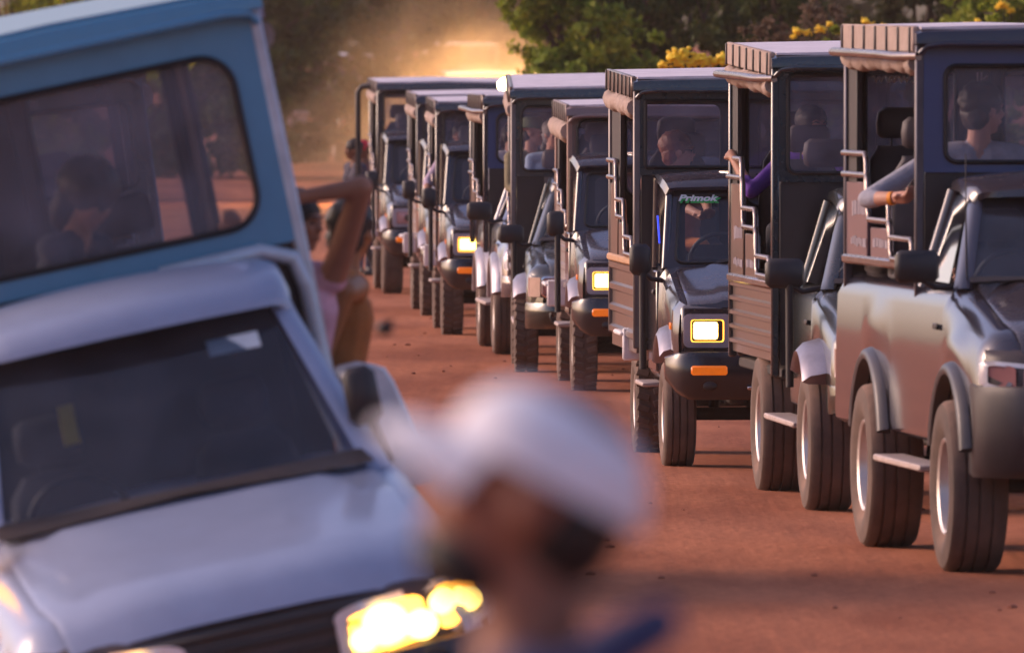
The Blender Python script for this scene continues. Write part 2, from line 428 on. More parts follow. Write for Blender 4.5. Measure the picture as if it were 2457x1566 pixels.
def safari_body(R_, P):
    hw, yf, yr, zf, zr = P['hw'], P['yf'], P['yr'], P['zf'], P['zr']
    wz0, wz1, mg, rad = P['wz0'], P['wz1'], P['mg'], P['rad']
    zb = P.get('zb', 1.28); fl = P.get('fl', .78); m = P['mup']; ms = P['mside']
    def zr_at(y): return zf + (zr - zf) * (y - yf) / (yr - yf)
    # roof: dark pressed shell with a rain lip, pale sheet on top, ribs along the side
    T = .085
    secs = []
    for y, k in ((yf - .10, .35), (yf - .09, .8), (yf - .03, 1), (yr - .02, 1), (yr + .03, .7)):
        z = zr_at(y); b = z - T
        secs.append([Vector((-hw - .03, y, b)), Vector((-hw - .03, y, b + T * .62 * k + .01)), Vector((-hw + .02, y, b + T * .95 * k)), Vector((0, y, b + T * k + .012)), Vector((hw - .02, y, b + T * .95 * k)), Vector((hw + .03, y, b + T * .62 * k + .01)), Vector((hw + .03, y, b))])
    mb = MB(); mb.loft(secs, close_v=True, cap=True); roof = mb.build('roof', m, R_, 30)
    mb = MB()
    mb.loft([[Vector((-hw + .0, y, zr_at(y) + .004)), Vector((0, y, zr_at(y) + .020)), Vector((hw - .0, y, zr_at(y) + .004)), Vector((hw, y, zr_at(y) - .008)), Vector((-hw, y, zr_at(y) - .008))] for y in (yf - .06, (yf + yr) / 2, yr)], close_v=True, cap=True)
    mb.build('roof_sheet', P.get('mtop', M_ROOFTOP), roof, 30)
    mb = MB(); ny = 7
    for sx in (-1, 1):
        MB().box((sx * (hw + .022), (yf + yr) / 2, zr_at((yf + yr) / 2) - T * .72), (.036, yr - yf + .02, .14), .008, Matrix.Rotation(math.atan2(zr - zf, yr - yf), 3, 'X')).build('roof_side_rail', P.get('mrib', M_CANVAS if P.get('pale') else ms), roof)
    for sx in (-1, 1):
        for i in range(ny):
            y = yf + .06 + (yr - yf - .12) * i / (ny - 1)
            MB().box((sx * (hw + .044), y, zr_at(y) - T * .76), (.014, .03, .135), .004).build('roof_rib', mat('rib_dark', (.06, .05, .05), .5), roof)
    # lip above the front window
    mb = MB(); zt = zf - T
    mb.tube([(-hw + .0, yf - .05, zt - .05), (-hw + .03, yf - .085, zt - .012), (-hw + .12, yf - .10, zt + .0), (hw - .12, yf - .10, zt + .0), (hw - .03, yf - .085, zt - .012), (hw, yf - .05, zt - .05)], .018, 8)
    mb.build('roof_lip', m, roof, 60)
    # posts
    for sx in (-1, 1):
        for k, y in enumerate((yf, yr)):
            k = k * 3; t = .05
            z1 = zr_at(y) - T; z0 = fl if k else fl - .05
            MB().box((sx * (hw - .0), y, (z0 + z1) / 2), (t, t, z1 - z0), .01).build('post', P.get('mpost', m), R_)
    rp = P.get('rearp', .32)
    for sx in (-1, 1):
        zz = zr_at(yr - rp / 2) - T; MB().box((sx * (hw - .012), yr - rp / 2 - .026, (zb + zz) / 2), (.03, rp, zz - zb), .004).build('rear_side_panel', M_BLACK, R_)
    # front window above the cab, rear wall with two windows
    fr = ring_window(R_, 'front_window_frame', -hw + mg, hw - mg, wz0, wz1, -hw + .02, hw - .02, wz0 - P.get('sill', .055), zf - T, yf - .02, .035, P.get('mframe', m), rad, M_GLASS)
    if P.get('bulk', True):
        zc = P['cabz']
        mb = MB(); o = xz(rrect(-hw + .03, hw - .03, .80, wz0 - P.get('sill', .055), .01), yf); i = xz(rrect(-.55, .55, 1.36, 1.70, .05), yf)
        mb.ring(o, i, (0, .03, 0)); mb.build('bulkhead', P.get('mbulk', M_BLACK), R_, 30)
    rw = MB(); zt2 = zr - T
    x_in = .07
    rear = empty('rear_wall', (0, 0, 0), (0, 0, 0), R_)
    for a, b in ((-hw + .02, -x_in), (x_in, hw - .02)):
        ring_window(rear, 'rear_window_frame', a + .07, b - .05, 1.72, zt2 - .14, a, b, 1.25, zt2, yr - .02, .03, P.get('mbulk2', M_BLACK), .06, M_GLASS, nm='rear_pane')
    MB().box((0, yr, (1.25 + zt2) / 2), (x_in * 2, .05, zt2 - 1.25), .01).build('rear_pillar', M_BLACK, rear)
    MB().box((0, yr, (fl + 1.25) / 2 - .01), (2 * hw - .06, .04, 1.22 - fl), .01).build('tailgate', ms, R_)
    # floor and lower side panels
    MB().box((0, (yf + yr) / 2, fl - .03), (2 * hw - .08, yr - yf, .06), .01).build('floor', M_UNDER, R_)
    for sx in (-1, 1):
        if not P.get('bed'):
            mb = MB(); corrug(mb, sx * hw, yf + .03, yr - .02, P.get('sz0', .70), zb, P.get('nrib', 4), sx); mb.build('side_panel', ms, R_, 30)
        MB().box((sx * (hw + .012), (yf + yr) / 2, zb + .02), (.05, yr - yf + .04, .05), .012).build('belt_rail', P.get('mbelt', M_RAIL), R_)
        # stepped grab rails: high at the back, down towards the front
        y1 = yf + (yr - yf) * .34; y2 = yf + (yr - yf) * .66; x = sx * (hw + .028)
        s0, s1, s2 = P.get('steps', (zb + .16, zb + .40, zb + .66))
        mb = MB()
        for dz, dy in ((0, 0), (-.115, -.06)):
            mb.tube([(x, yf + .06, zb + .03), (x, yf + .06, s0 + dz - .03), (x, yf + .10, s0 + dz), (x, y1 - .05 + dy, s0 + dz), (x, y1 + dy, s0 + dz + .05), (x, y1 + dy, s1 + dz - .05), (x, y1 + .05 + dy, s1 + dz), (x, y2 - .05 + dy, s1 + dz), (x, y2 + dy, s1 + dz + .05), (x, y2 + dy, s2 + dz - .05), (x, y2 + .05 + dy, s2 + dz), (x, yr, s2 + dz)], .017, 8)
        mb.build('grab_rail', P.get('mrail', M_RAIL), R_, 60)
        mb = MB(); mb.box((sx * (hw + .004), (y2 + yr) / 2 + .03, (zb + s2 - .14) / 2), (.022, yr - y2 - .12, s2 - .17 - zb), .006)
        mb.box((sx * (hw + .004), (y1 + y2) / 2, (zb + s1 - .14) / 2), (.022, y2 - y1 - .12, s1 - .17 - zb), .006)
        mb.build('side_board', P.get('mboard', ms), R_)
        if P.get('letters') and sx < 0:
            mb = MB(); rng = random.Random(3)
            for row, (zz, hh) in enumerate(((zb + .30, .085), (zb + .12, .05))):
                y = y1 + .08
                while y < yr - .25:
                    ww = rng.uniform(.05, .10)
                    if not (y2 - .13 < y < y2 + .1) and zz < (s1 if y < y2 else s2) - .2:
                        mb.box((-(hw + .017), y, zz + rng.uniform(-.006, .006)), (.004, ww * .7, hh * rng.uniform(.7, 1)))
                    y += ww
            mb.build('lettering', M_LETTER, R_)['kind'] = 'stuff'
        # rolled canvas curtain under the roof edge
        mb = MB(); pts = []; rs = []; nn = 26; rr = P.get('roll', .055)
        for i in range(nn):
            t = i / (nn - 1); y = yf + .07 + (yr - yf - .16) * t
            pts.append((sx * (hw + .012) + .008 * math.sin(i * 2.1), y, zr_at(y) - T - .055 - rr - .012 * math.sin(i * 1.7)))
            rs.append(rr * (1 + .18 * math.sin(i * 2.4 + sx)) * (.72 if i % 5 == 2 else 1))
        mb.tube(pts, rr, 10, rs=rs); mb.build('rolled_canvas', M_CANVAS, R_, 60)
        if P.get('bullbar_top') and sx < 0:
            z = zf - .15; mb = MB()
            mb.tube([(x + .02, yf - .03, z + .0), (x - .07, yf + .25, z), (x - .10, yf + .6, z + .01), (x - .10, yr - .3, z + .03), (x - .02, yr - .1, z + .03)], .024, 8)
            mb.build('roof_hand_tube', M_RAIL, R_, 60)
        # side step, mud flap
    # seats
    rows = P.get('rows', 3); sm = P.get('mseat', M_SEAT2)
    for i in range(rows):
        y = yf + .42 + i * (yr - yf - .62) / max(1, rows - 1) * .93
        for xx in P.get('seatx', (-.43, .43)):
            if (i, 0 if xx < 0 else 1) in P.get('noseat', ()): continue
            seat(R_, xx, y, P.get('seatz', 1.22) + i * P.get('tier', .10) - (.06 if xx > 0 else 0), sm, hgt=P.get('seath', .56))
        MB().box((0, y + .05, (fl + P.get('seatz', 1.22) + i * P.get('tier', .1)) / 2 - .02), (2 * hw - .16, .42, P.get('seatz', 1.22) + i * P.get('tier', .1) - fl - .06), .01).build('seat_bench', M_BLACK, R_)

def chassis(R_, wb, r, tw, ox, yend, lug=False, lugr=None, m=None, steer=0):
    mb = MB()
    for sx in (-.36, .36): mb.box((sx, (yend - .5) / 2 - .1, r + .14), (.09, yend + .7, .13), .015)
    for y in (.1, 1.1, 2.0): mb.box((0, y, r + .14), (.72, .08, .09), .01)
    mb.box((0, .4, r + .22), (.5, .8, .3), .05)
    mb.tube([(.2, .6, r + .02), (.2, 2.2, r + .03), (.3, yend - .2, r + .05)], .035, 8)
    mb.build('chassis', M_UNDER, R_)
    for y in (0, wb):
        mb = MB(); mb.tube([(-ox + tw * .8, y, r), (ox - tw * .8, y, r)], .045, 10)
        mb.sphere((.12, y, r), (.16, .15, .15)); 
        for sx in (-1, 1):
            mb.box((sx * .38, y, r + .09), (.06, .7, .05), .01); mb.tube([(sx * .46, y + .06, r - .03), (sx * .42, y + .1, r + .36)], .035, 8)
        mb.build('axle', M_UNDER, R_)
    for y in (0, wb):
        for sx in (-1, 1):
            wheel(R_, sx * (ox - tw / 2), y, r, tw, lug if y == 0 else (lugr if lugr is not None else lug), m, steer if y == 0 else 0)

def headlamp_box(R_, x, y, z, w_, h_, lit, rad=.02, bez=None, pad=.045):
    bz = MB(); bz.ring(xz(rrect(x - w_ / 2 - pad, x + w_ / 2 + pad, z - h_ / 2 - pad * .8, z + h_ / 2 + pad * .8, rad * 2), y - .014), xz(rrect(x - w_ / 2, x + w_ / 2, z - h_ / 2, z + h_ / 2, rad), y - .018), (0, .03, 0))
    b = bz.build('headlight', bez or M_CHROME, R_, 40)
    cup = MB(); o = xz(rrect(x - w_ / 2, x + w_ / 2, z - h_ / 2, z + h_ / 2, rad), y - .012); i = xz(rrect(x - w_ * .36, x + w_ * .36, z - h_ * .36, z + h_ * .36, rad), y + .05)
    cup.loft([o, i], close_v=True); cup.build('reflector', M_LITRIM if lit else M_REFL, b, 60)
    ln = MB(); g = rrect(x - w_ * .42, x + w_ * .32, z - h_ * .38, z + h_ * .40, rad) if lit else rrect(x - w_ * .47, x + w_ * .47, z - h_ * .46, z + h_ * .46, rad)
    gg = xz(g, y + .0); n = len(gg); ctr = Vector((x, y - .02, z))
    ln.add(gg + [ctr], [(k, (k + 1) % n, n) for k in range(n)]); ln.build('lens', M_LIT if lit else M_PINKLENS, b, 80)
    if not lit:
        bb = MB(); bb.sphere((x + w_ * .1, y - .022, z), (w_ * .16, .02, h_ * .28)); bb.build('bulb', M_UNDER, b)
    return b

def mirror(R_, x, y, z, w_, h_, post_to=None, base=None, rnd=.03):
    mb = MB(); mb.box((x, y, z), (w_, .07, h_), rnd, Matrix.Rotation(R(6), 3, 'Z'))
    o = mb.build('door_mirror', M_BLACK, R_, 60)
    MB().box((x, y + .037, z), (w_ * .86, .006, h_ * .86), .002, Matrix.Rotation(R(6), 3, 'Z')).build('mirror_glass', M_CHROME, o)
    mb = MB()
    if base: mb.tube([(x + w_ * .1, y, z - h_ * .35), ((x + base[0]) / 2, (y + base[1]) / 2, z - h_ * .62), base], .017, 8)
    if post_to is not None: mb.tube([(x + w_ * .12, y, z - h_ * .3), (x + w_ * .14, y + .02, post_to)], .024, 8)
    mb.build('mirror_stalk', M_BLACK, o, 60)
    return o

def steering(R_, x, y, z):
    mb = MB(); c = Vector((x, y, z)); M = Matrix.Rotation(R(-62), 3, 'X')
    mb.tube([c + M @ Vector((.19 * math.cos(a), .19 * math.sin(a), 0)) for a in np.linspace(0, 2 * math.pi, 24, endpoint=False)], .016, 8, closed=True)
    mb.tube([c + M @ Vector((-.19, 0, 0)), c + M @ Vector((0, -.02, -.04)), c + M @ Vector((.19, 0, 0))], .018, 6)
    mb.tube([c + M @ Vector((0, 0, -.03)), c + M @ Vector((0, 0, -.35))], .03, 8)
    mb.build('steering_wheel', M_BLACK, R_, 60)

def boxy_front(R_, P):
    """flat-nosed jeep: square bonnet, rectangular lamps, wrap bumper"""
    m = P['m']; k = P.get('fw', .76); r = P['r']
    # body shell with wheel arches, bonnet on top
    secs = []; RA = r + .11
    for y in np.linspace(-.60, 1.36, 50):
        zt = 1.065 + max(0, min(1, (y + .6) / 1.12)) * .19
        if y > .54: zt = 1.29
        a = RA * RA - y * y; zb = max(.56, r + math.sqrt(a)) if a > 0 else .56
        zb = min(zb, zt - .12); kk = k - .035 * max(0, (-.45 - y) / .15) + (.02 if y > .54 else 0)
        half = [(-kk + .02, zb), (-kk, zb + .03), (-kk - .005, (zb + zt) / 2 + .05), (-kk + .005, zt - .07), (-kk + .05, zt - .01), (-kk + .12, zt), (0, zt + .012)]
        secs.append([Vector((x, y, z)) for x, z in half] + [Vector((-x, y, z)) for x, z in reversed(half[:-1])])
    mb = MB(); mb.loft(secs); body = mb.build('body_shell', m, R_, 32)
    mb = MB(); MB_in = mb.box((0, .05, .86), (1.02, 1.1, .36), .02).box((0, .95, .75), (1.4, .75, .25), .02); mb.build('engine_bay', M_UNDER, R_)
    secs = []
    for y, dz in ((-.615, -.05), (-.60, -.005), (-.56, .018), (-.2, .022), (.2, .024), (.50, .024), (.52, .0)):
        zt = 1.065 + max(0, (y + .6) / 1.12) * .19 + dz
        secs.append([Vector((x * (k - .09), y - .02 * (1 - abs(x)), zt + c)) for x, c in ((-1, -.012), (-.97, .0), (-.72, .012), (-.66, .03), (-.3, .034), (0, .036), (.3, .034), (.66, .03), (.72, .012), (.97, 0), (1, -.012))])
    mb = MB(); mb.loft(secs); hood = mb.build('hood', P.get('mhood', m), R_, 30)
    # front panel, lamps, grille
    yfp = -.615
    MB().box((0, yfp + .02, .885), (2 * k - .09, .05, .35), .022).build('front_panel', P.get('mnose', m), R_)
    for sx in (-1, 1):
        headlamp_box(R_, sx * (k - .215), yfp - .008, .895, .215, .145, P['lit'], .018, P.get('mbez', mat('lamp_bezel', (.40, .35, .38), .4, .2, dust=.1)))
    for i in range(9):
        MB().box((-.28 + i * .07, yfp - .012, .895), (.032, .022, .19), .006).build('grille_slat', M_BLACK, R_)
    # bumper
    secs = []
    for x in np.linspace(-1, 1, 25):
        e = max(0, abs(x) - .80) / .20; xx = x * (k + .055); dy = .18 * e * e; zt = .765 - .04 * e * e; zl = .455 + .13 * e * e
        y0 = -.80 + dy
        secs.append([Vector((xx, y0 + .10, zt)), Vector((xx, y0 + .02, zt - .005)), Vector((xx, y0, zt - .04)), Vector((xx, y0 - .005, (zt + zl) / 2)), Vector((xx, y0 + .02, zl + .03)), Vector((xx, y0 + .06, zl)), Vector((xx, y0 + .14, zl + .02))])
    mb = MB(); mb.loft(secs, close_v=True, cap=True); bum = mb.build('bumper', P.get('mbum', mat('bumper_dark', (.014, .014, .02), .25, dust=.07, coat=.6)), R_, 50)
    for sx in (-1, 1):
        MB().box((sx * (k - .215), -.806, .645), (.235, .03, .062), .012).build('indicator', M_AMBER, R_)
        MB().sphere((sx * (k - .22), -.80, .545), (.045, .02, .03)).build('fog_lamp', M_BLACK, bum)
    MB().box((.02, -.812, .60), (.52, .012, .12), .004).build('number_plate', mat('plate_yellow', (.50, .36, .30), .5), bum)
    MB().box((0, -.815, .532), (.6, .014, .022), .004).build('bumper_strip', M_CHROME, bum)
    if P.get('tag'):
        MB().box((-k + .36, -.812, .575), (.075, .012, .07), .012).build('tow_plate', M_WHITE, bum)
    # fender flares and small marker lamps
    for sx in (-1, 1):
        secs = []
        for a in np.linspace(48, 140, 14):
            c = math.cos(R(a)); s = math.sin(R(a)); RR = RA + .055
            secs.append([Vector((sx * x_, -RR_ * c, r + RR_ * s)) for x_, RR_ in ((k - .02, RR - .015), (k + .055, RR - .02), (k + .075, RR), (k + .05, RR + .045), (k - .01, RR + .07))])
        mb = MB(); mb.loft(secs, cap=True); mb.build('fender_flare', P.get('mflare', M_SILVERFL), R_, 60)
        MB().box((sx * (k + .006), -.36, .92), (.012, .11, .045), .004).build('side_indicator', M_AMBER, R_)
    # windscreen frame: lower/upper edges
    kb, kt = .735, .69; zb_, zt_ = 1.275, 1.79; yb, yt = .55, .82
    def wsq(pts): return [Vector((p[0] * (kb + (kt - kb) * p[1]), yb + (yt - yb) * p[1], zb_ + (zt_ - zb_) * p[1])) for p in pts]
    o = wsq(rrect(-1, 1, 0, 1, .04)); i = wsq(rrect(-.91, .91, .07, .93, .08))
    mb = MB(); mb.ring(o, i, (0, .05, .0)); wf = mb.build('windscreen_frame', m, R_, 30)
    mb = MB(); mb.tube([p - Vector((0, .004, 0)) for p in i], .011, 6, closed=True); mb.build('windscreen_seal', M_RUBBER, wf, 60)
    gb = MB(); gb.add([p + Vector((0, .02, 0)) for p in i], [tuple(range(len(i)))]); gb.build('windscreen', M_WS, wf)
    for xx in (-.32, .30):
        mb = MB(); mb.tube([(xx - .10, yb - .035, zb_ + .03), (xx + .18, yb - .0, zb_ + .085)], .009, 6); mb.tube([(xx - .06, yb - .01, zb_ + .045), (xx + .36, yb + .03, zb_ + .12)], .012, 6); mb.build('wiper', M_BLACK, R_, 60)
    # cab roof
    secs = []
    for y, z, kk, dz in ((.765, 1.785, .67, 0), (.755, 1.80, .70, .012), (.80, 1.835, .715, .02), (.95, 1.868, .73, .03), (1.15, 1.888, .74, .03), (1.34, 1.893, .745, .03)):
        secs.append([Vector((-kk - .02, y + .03, z - .05)), Vector((-kk, y, z - .005))] + [Vector((x * kk, y - .015 * (1 - x * x), z + dz * (1 - x * x))) for x in np.linspace(-.93, .93, 9)] + [Vector((kk, y, z - .005)), Vector((kk + .02, y + .03, z - .05))])
    mb = MB(); mb.loft(secs); cr = mb.build('cab_roof', P.get('mcab', m), R_, 40)
    for xx in (-.30, .25):
        MB().box((xx, 1.0, 1.905), (.012, .16, .012), .003, Matrix.Rotation(R(35), 3, 'Z')).build('roof_bead', M_CHROME, cr)
    # B pillars, doors
    for sx in (-1, 1):
        MB().tube([(sx * .745, 1.33, 1.27), (sx * .735, 1.32, 1.86)], .035, 8).build('cab_pillar', m, R_, 60); MB().tube([(sx * kb, .58, 1.27), (sx * kt, .83, 1.80)], .028, 8).build('cab_pillar', m, R_, 60)
        d = MB(); d.box((sx * (k + .024), .95, .93), (.025, .76, .66), .01).build('door', m, R_)
        mb = MB(); mb.box((sx * (k + .045), .70, 1.12), (.02, .12, .03), .006); mb.build('door_handle', M_BLACK, d if False else R_.children[-1])
        gb = MB(); gb.add([(sx * .742, .62, 1.30), (sx * .742, 1.30, 1.30), (sx * .733, 1.30, 1.80), (sx * .70, .86, 1.80)], [(0, 1, 2, 3)]); gb.build('door_glass', M_WS, R_)
        MB().box((sx * (k + .05), 1.0, r + .17), (.15, .75, .03), .008).build('side_step', mat('step_plate', (.45, .38, .36), .5, .4, dust=.3), R_)
        MB().box((sx * (k + .06), 2.28, .74), (.18, .04, .22), .012).build('mud_flap', P.get('mflap', M_WHITE), R_)
        MB().box((sx * (k + .09), 2.62, .81), (.16, .70, .035), .012).build('rear_wing', P.get('mflap', M_WHITE), R_)
    # cabin interior
    MB().box((0, .74, 1.18), (1.38, .26, .16), .04).build('dashboard', M_BLACK, R_)
    for sx in (-.36, .36): seat(R_, sx, 1.0, .90, M_SEAT, hr=False, hgt=.46)
    steering(R_, -.36, .90, 1.33)
    mirror(R_, -k - .145, .52, 1.335, .14, .205, post_to=.62, base=(-k - .0, .56, 1.20))
    mirror(R_, k + .145, .52, 1.335, .125, .195, base=(k, .56, 1.20))

def pickup_front(R_, P):
    """rounded pickup cab with raked windscreen; heights from P"""
    m = P['m']; k = P.get('fw', .80); r = P['r']; RA = r + P.get('arch', .09)
    hf, hb = P['hood_f'], P['hood_b']; wt = P['ws_t']; cz = P['cabz']; rd = P.get('round', .10); zlow = P.get('zlow', .52)
    arches = [0.]
    yend = P.get('ybody', 1.70)
    if P.get('bed'): arches.append(P['wb']); yend = P['yr'] + .1
    secs = []; ytab = list(np.linspace(-.86, -.70, 6)) + list(np.linspace(-.66, yend, 110))
    for y in ytab:
        nose = max(0, (-.62 - y) / .24)
        t = max(0, min(1, (y + .80) / 1.30)); zt = hf + (hb - hf) * t ** .85 - .10 * nose ** 2
        if y > .52: zt = hb + .02
        kk = k - .14 * nose ** 1.6
        zbt = zlow
        for ya in arches:
            a = RA * RA - (y - ya) ** 2
            if a > 0: zbt = max(zbt, r + math.sqrt(a))
        zbt = min(zbt, zt - .14)
        bul = .015
        for ya in arches: bul += .035 * math.exp(-((y - ya) / .42) ** 2) if P.get('bulge') else 0
        half = [(-kk + .03, zbt), (-kk - bul * .7, zbt + .025), (-kk - bul, zbt + .07), (-kk - bul * .7, zbt + (zt - zbt) * .5), (-kk + .0, zt - rd * .9), (-kk + .03, zt - rd * .5), (-kk + .075, zt - rd * .15), (-kk + .14, zt), (-kk + .30, zt + .012), (0, zt + .035)]
        secs.append([Vector((x, y, z)) for x, z in half] + [Vector((-x, y, z)) for x, z in reversed(half[:-1])])
    mb = MB(); mb.loft(secs, cap=False); mb.build('body_shell', m, R_, 40)
    MB().box((0, .0, hf - .25), (1.0, 1.2, .34), .02).box((0, 1.05, .74), (1.45, 1.0, .30), .02).build('engine_bay', M_UNDER, R_)
    # bonnet
    secs = []
    for y, dz in ((-.86, -.12), (-.80, -.03), (-.72, .006), (-.5, .012), (.0, .014), (.46, .014), (.49, -.01)):
        t = max(0, min(1, (y + .80) / 1.30)); zt = hf + (hb - hf) * t ** .85 + dz
        kk = k - .15 - .05 * max(0, (-.5 - y) / .36)
        secs.append([Vector((x * kk, y - .05 * (1 - x * x), zt + .012 + c)) for x, c in ((-1, -.012), (-.96, .002), (-.78, .008), (-.68, .03), (-.35, .04), (0, .042), (.35, .04), (.68, .03), (.78, .008), (.96, .002), (1, -.012))])
    mb = MB(); mb.loft(secs); mb.build('hood', P.get('mhood', m), R_, 40)
    # grille and lamps on a front fascia
    zf_ = hf - .17
    mb = MB(); secs = []
    for x in np.linspace(-1, 1, 21):
        e = max(0, abs(x) - .55) / .45; xx = x * (k - .03); y0 = -.90 + .16 * e * e
        secs.append([Vector((xx, y0 + .06, hf - .055)), Vector((xx, y0, hf - .09)), Vector((xx, y0 - .02, zf_ - .05)), Vector((xx, y0 - .01, zf_ - .14)), Vector((xx, y0 + .10, zf_ - .16)), Vector((xx, y0 + .10, hf - .08))])
    mb.loft(secs, close_v=True, cap=True); mb.build('front_fascia', P.get('mnose', m), R_, 50)
    for i in range(3):
        MB().box((0, -.925, zf_ + .055 - i * .06), (.74, .02, .022), .006).build('grille_slat', P.get('mgrille', M_CHROME), R_)
    ls = P.get('lamp', 'corner')
    for sx in (-1, 1):
        xc = sx * (k - .25); yl = -.875
        if ls == 'swept':          # two-chamber chrome-rimmed lamp sweeping back round the corner
            def lp(u, v): 
                bg_ = P.get('big', 1); x = k - .44 * bg_ + u * .44 * bg_; e = max(0, x / (k - .03) - .55) / .45
                return Vector((sx * x, -.945 + .16 * e * e + .06 * max(0, u - .6), zf_ - .06 + (v - .5) * (.17 - .03 * u) * bg_ + .055 * u))
            o = [lp(u, v) for u, v in rrect(0, 1, 0, 1, .16)]; i = [lp(.07 + .86 * u, .15 + .70 * v) for u, v in rrect(0, 1, 0, 1, .14)]
            mb = MB(); mb.ring(o, i, (0, .05, 0)); b = mb.build('headlight', mat('lamp_rim', (.70, .69, .74), .3, .25), R_, 50)
            for u0, u1, mm in ((.08, .56, 'a'), (.64, .92, 'b')):
                g = [lp(u0 + (u1 - u0) * u, .12 + .76 * v) + Vector((0, .012, 0)) for u, v in rrect(0, 1, 0, 1, .2)]
                gb = MB(); gb.add(g, [tuple(range(len(g)))]); lit = P['lit']
                gb.build('lens', (M_LITRIM2 if P.get('big') else (M_LIT if mm == 'a' else M_LITRIM)) if lit else (mat('clear_lens', (.42, .40, .44), .08, .6, coat=1) if mm == 'a' else mat('rose_lens', (.50, .22, .20), .15, .2, coat=1)), b)
            c = lp(.34, .5); mb = MB(); mb.sphere(c + Vector((0, .03, 0)), (.07, .03, .065)); mb.build('reflector', M_LIT if P['lit'] else M_REFL, b)
            if P.get('big') and P['lit']:
                for u_, v_, r_ in ((.30, .55, .085), (.52, .35, .06), (.68, .6, .05), (.86, .45, .045), (.15, .4, .05)):
                    MB().sphere(lp(u_, v_) + Vector((0, -.004, 0)), (r_, .012, r_ * .9)).build('bulb', M_LIT, b)
            if P['lit']:
                c = lp(.80, .55); mb = MB(); mb.sphere(c + Vector((0, .02, 0)), (.035, .03, .035)); mb.build('side_bulb', M_LIT, b)
        else:
            headlamp_box(R_, xc, -.905, zf_ + .01, .24, .15, P['lit'], .02, P.get('mbez', M_CHROME), pad=.02)
            mb = MB(); mb.loft([[Vector((sx * (k - .105), -.905, z)), Vector((sx * (k - .02), -.80, z)), Vector((sx * (k - .005), -.70, z)), Vector((sx * (k - .08), -.70, z))] for z in (zf_ - .075, zf_ + .09)], close_v=True, cap=True)
            mb.build('corner_lamp', mat('corner_lens', (.50, .36, .30), .15, .1, coat=.8), R_, 30)
    # bumper
    bt, bl = P.get('bt', zf_ - .12), P.get('bl', zlow - .02)
    secs = []
    for x in np.linspace(-1, 1, 31):
        e = max(0, abs(x) - .62) / .38; xx = x * (k + .02); y0 = -1.0 + .30 * e * e
        secs.append([Vector((xx, y0 + .14, bt)), Vector((xx, y0 + .02, bt - .01)), Vector((xx, y0 - .01, bt - .06)), Vector((xx, y0, (bt + bl) / 2)), Vector((xx, y0 + .03, bl + .05)), Vector((xx, y0 + .10, bl)), Vector((xx, y0 + .22, bl + .02)), Vector((xx, y0 + .26, bt - .02))])
    mb = MB(); mb.loft(secs, close_v=True, cap=True); bum = mb.build('bumper', P.get('mbum', m), R_, 50)
    for sx in (-1, 1):
        mb = MB(); c = Vector((sx * (k - .28), -.985, (bt + bl) / 2))
        mb.tube([c + Vector((.085 * math.cos(a), 0.012*abs(math.cos(a)), .075 * math.sin(a))) for a in np.linspace(0, 2 * math.pi, 20, endpoint=False)], .016, 6, closed=True)
        mb.build('fog_lamp_ring', M_BLACK, bum, 60)
        mb = MB(); mb.sphere(c + Vector((0, .012, 0)), (.078, .03, .068)); mb.build('fog_lamp', M_BLACK, bum)
    MB().box((0, -1.02, (bt + bl) / 2 + .02), (.5, .014, .11), .004).build('number_plate', mat('plate_yellow', (.50, .36, .30), .5), bum)
    if P.get('tag'): MB().box((-k + .42, -1.016, bl + .06), (.09, .012, .07), .014).build('tow_plate', mat('tow_tag', (.70, .40, .34), .5), bum)
    # flares over the arches
    for ya in [0.] + ([P['wb']]):
        for sx in (-1, 1):
            secs = []; kx = k + (.035 if P.get('bulge') else 0)
            a0, a1 = P.get('flare_arc', (20, 165))
            for a in np.linspace(a0, a1, 18):
                c = math.cos(R(a)); s = math.sin(R(a)); fo = P.get('flare_out', .07)
                if ya and not P.get('bed'): continue
                secs.append([Vector((sx * x_, ya - RR_ * c, r + RR_ * s)) for x_, RR_ in ((kx - .03, RA - .03), (kx + fo * .8, RA - .025), (kx + fo, RA), (kx + fo * .7, RA + P.get('fband', .08) * .6), (kx - .01, RA + P.get('fband', .08)))])
            if secs:
                mb = MB(); mb.loft(secs, cap=True); mb.build('fender_flare', P.get('mflare', M_SILVERFL), R_, 60)
    # greenhouse
    kb, kt = P.get('kb', k - .07), P.get('kt', k - .24); yb, yt = .50, P.get('yt', 1.12); zb_ = hb + .005
    yr_, zt_ = P.get('yfc', 1.62), wt
    def wsq(u, v):
        return Vector((u * (kb + (kt - kb) * v), yb + (yt - yb) * v - .10 * (1 - u * u) * (1 - .3 * v), zb_ + (zt_ - zb_) * v))
    loop_o = [wsq(u, v) for u, v in rrect(-1, 1, 0, 1, .02, 6)]; loop_i = [wsq(u, v) for u, v in rrect(-.93, .93, .05, .96, .09, 6)]
    secs = [[wsq(u, v) + Vector((0, .02, 0)) for u in np.linspace(-.955, .955, 17)] for v in np.linspace(.03, .97, 7)]
    gb = MB(); gb.loft(secs); ws = gb.build('windscreen', M_WS, R_, 80)
    for sx in (-1, 1):
        mb = MB()
        mb.loft([[wsq(sx * .90, v) + Vector((0, -.004, 0)), wsq(sx * .955, v) + Vector((sx * .0, -.012, .004)), wsq(sx * 1.0, v) + Vector((sx * .02, .03, 0)), wsq(sx * 1.0, v) + Vector((sx * .012, .085, 0)), wsq(sx * .94, v) + Vector((0, .08, 0))] for v in np.linspace(-.02, 1.0, 8)], close_v=True, cap=True)
        mb.build('a_pillar', P.get('mpil', m), R_, 60)
        mb = MB(); mb.tube([(sx * (k - .06), yr_, hb - .02), (sx * (kt + .03), yr_ - .03, zt_ + .02)], .045, 8); mb.build('b_pillar', m, R_, 60)
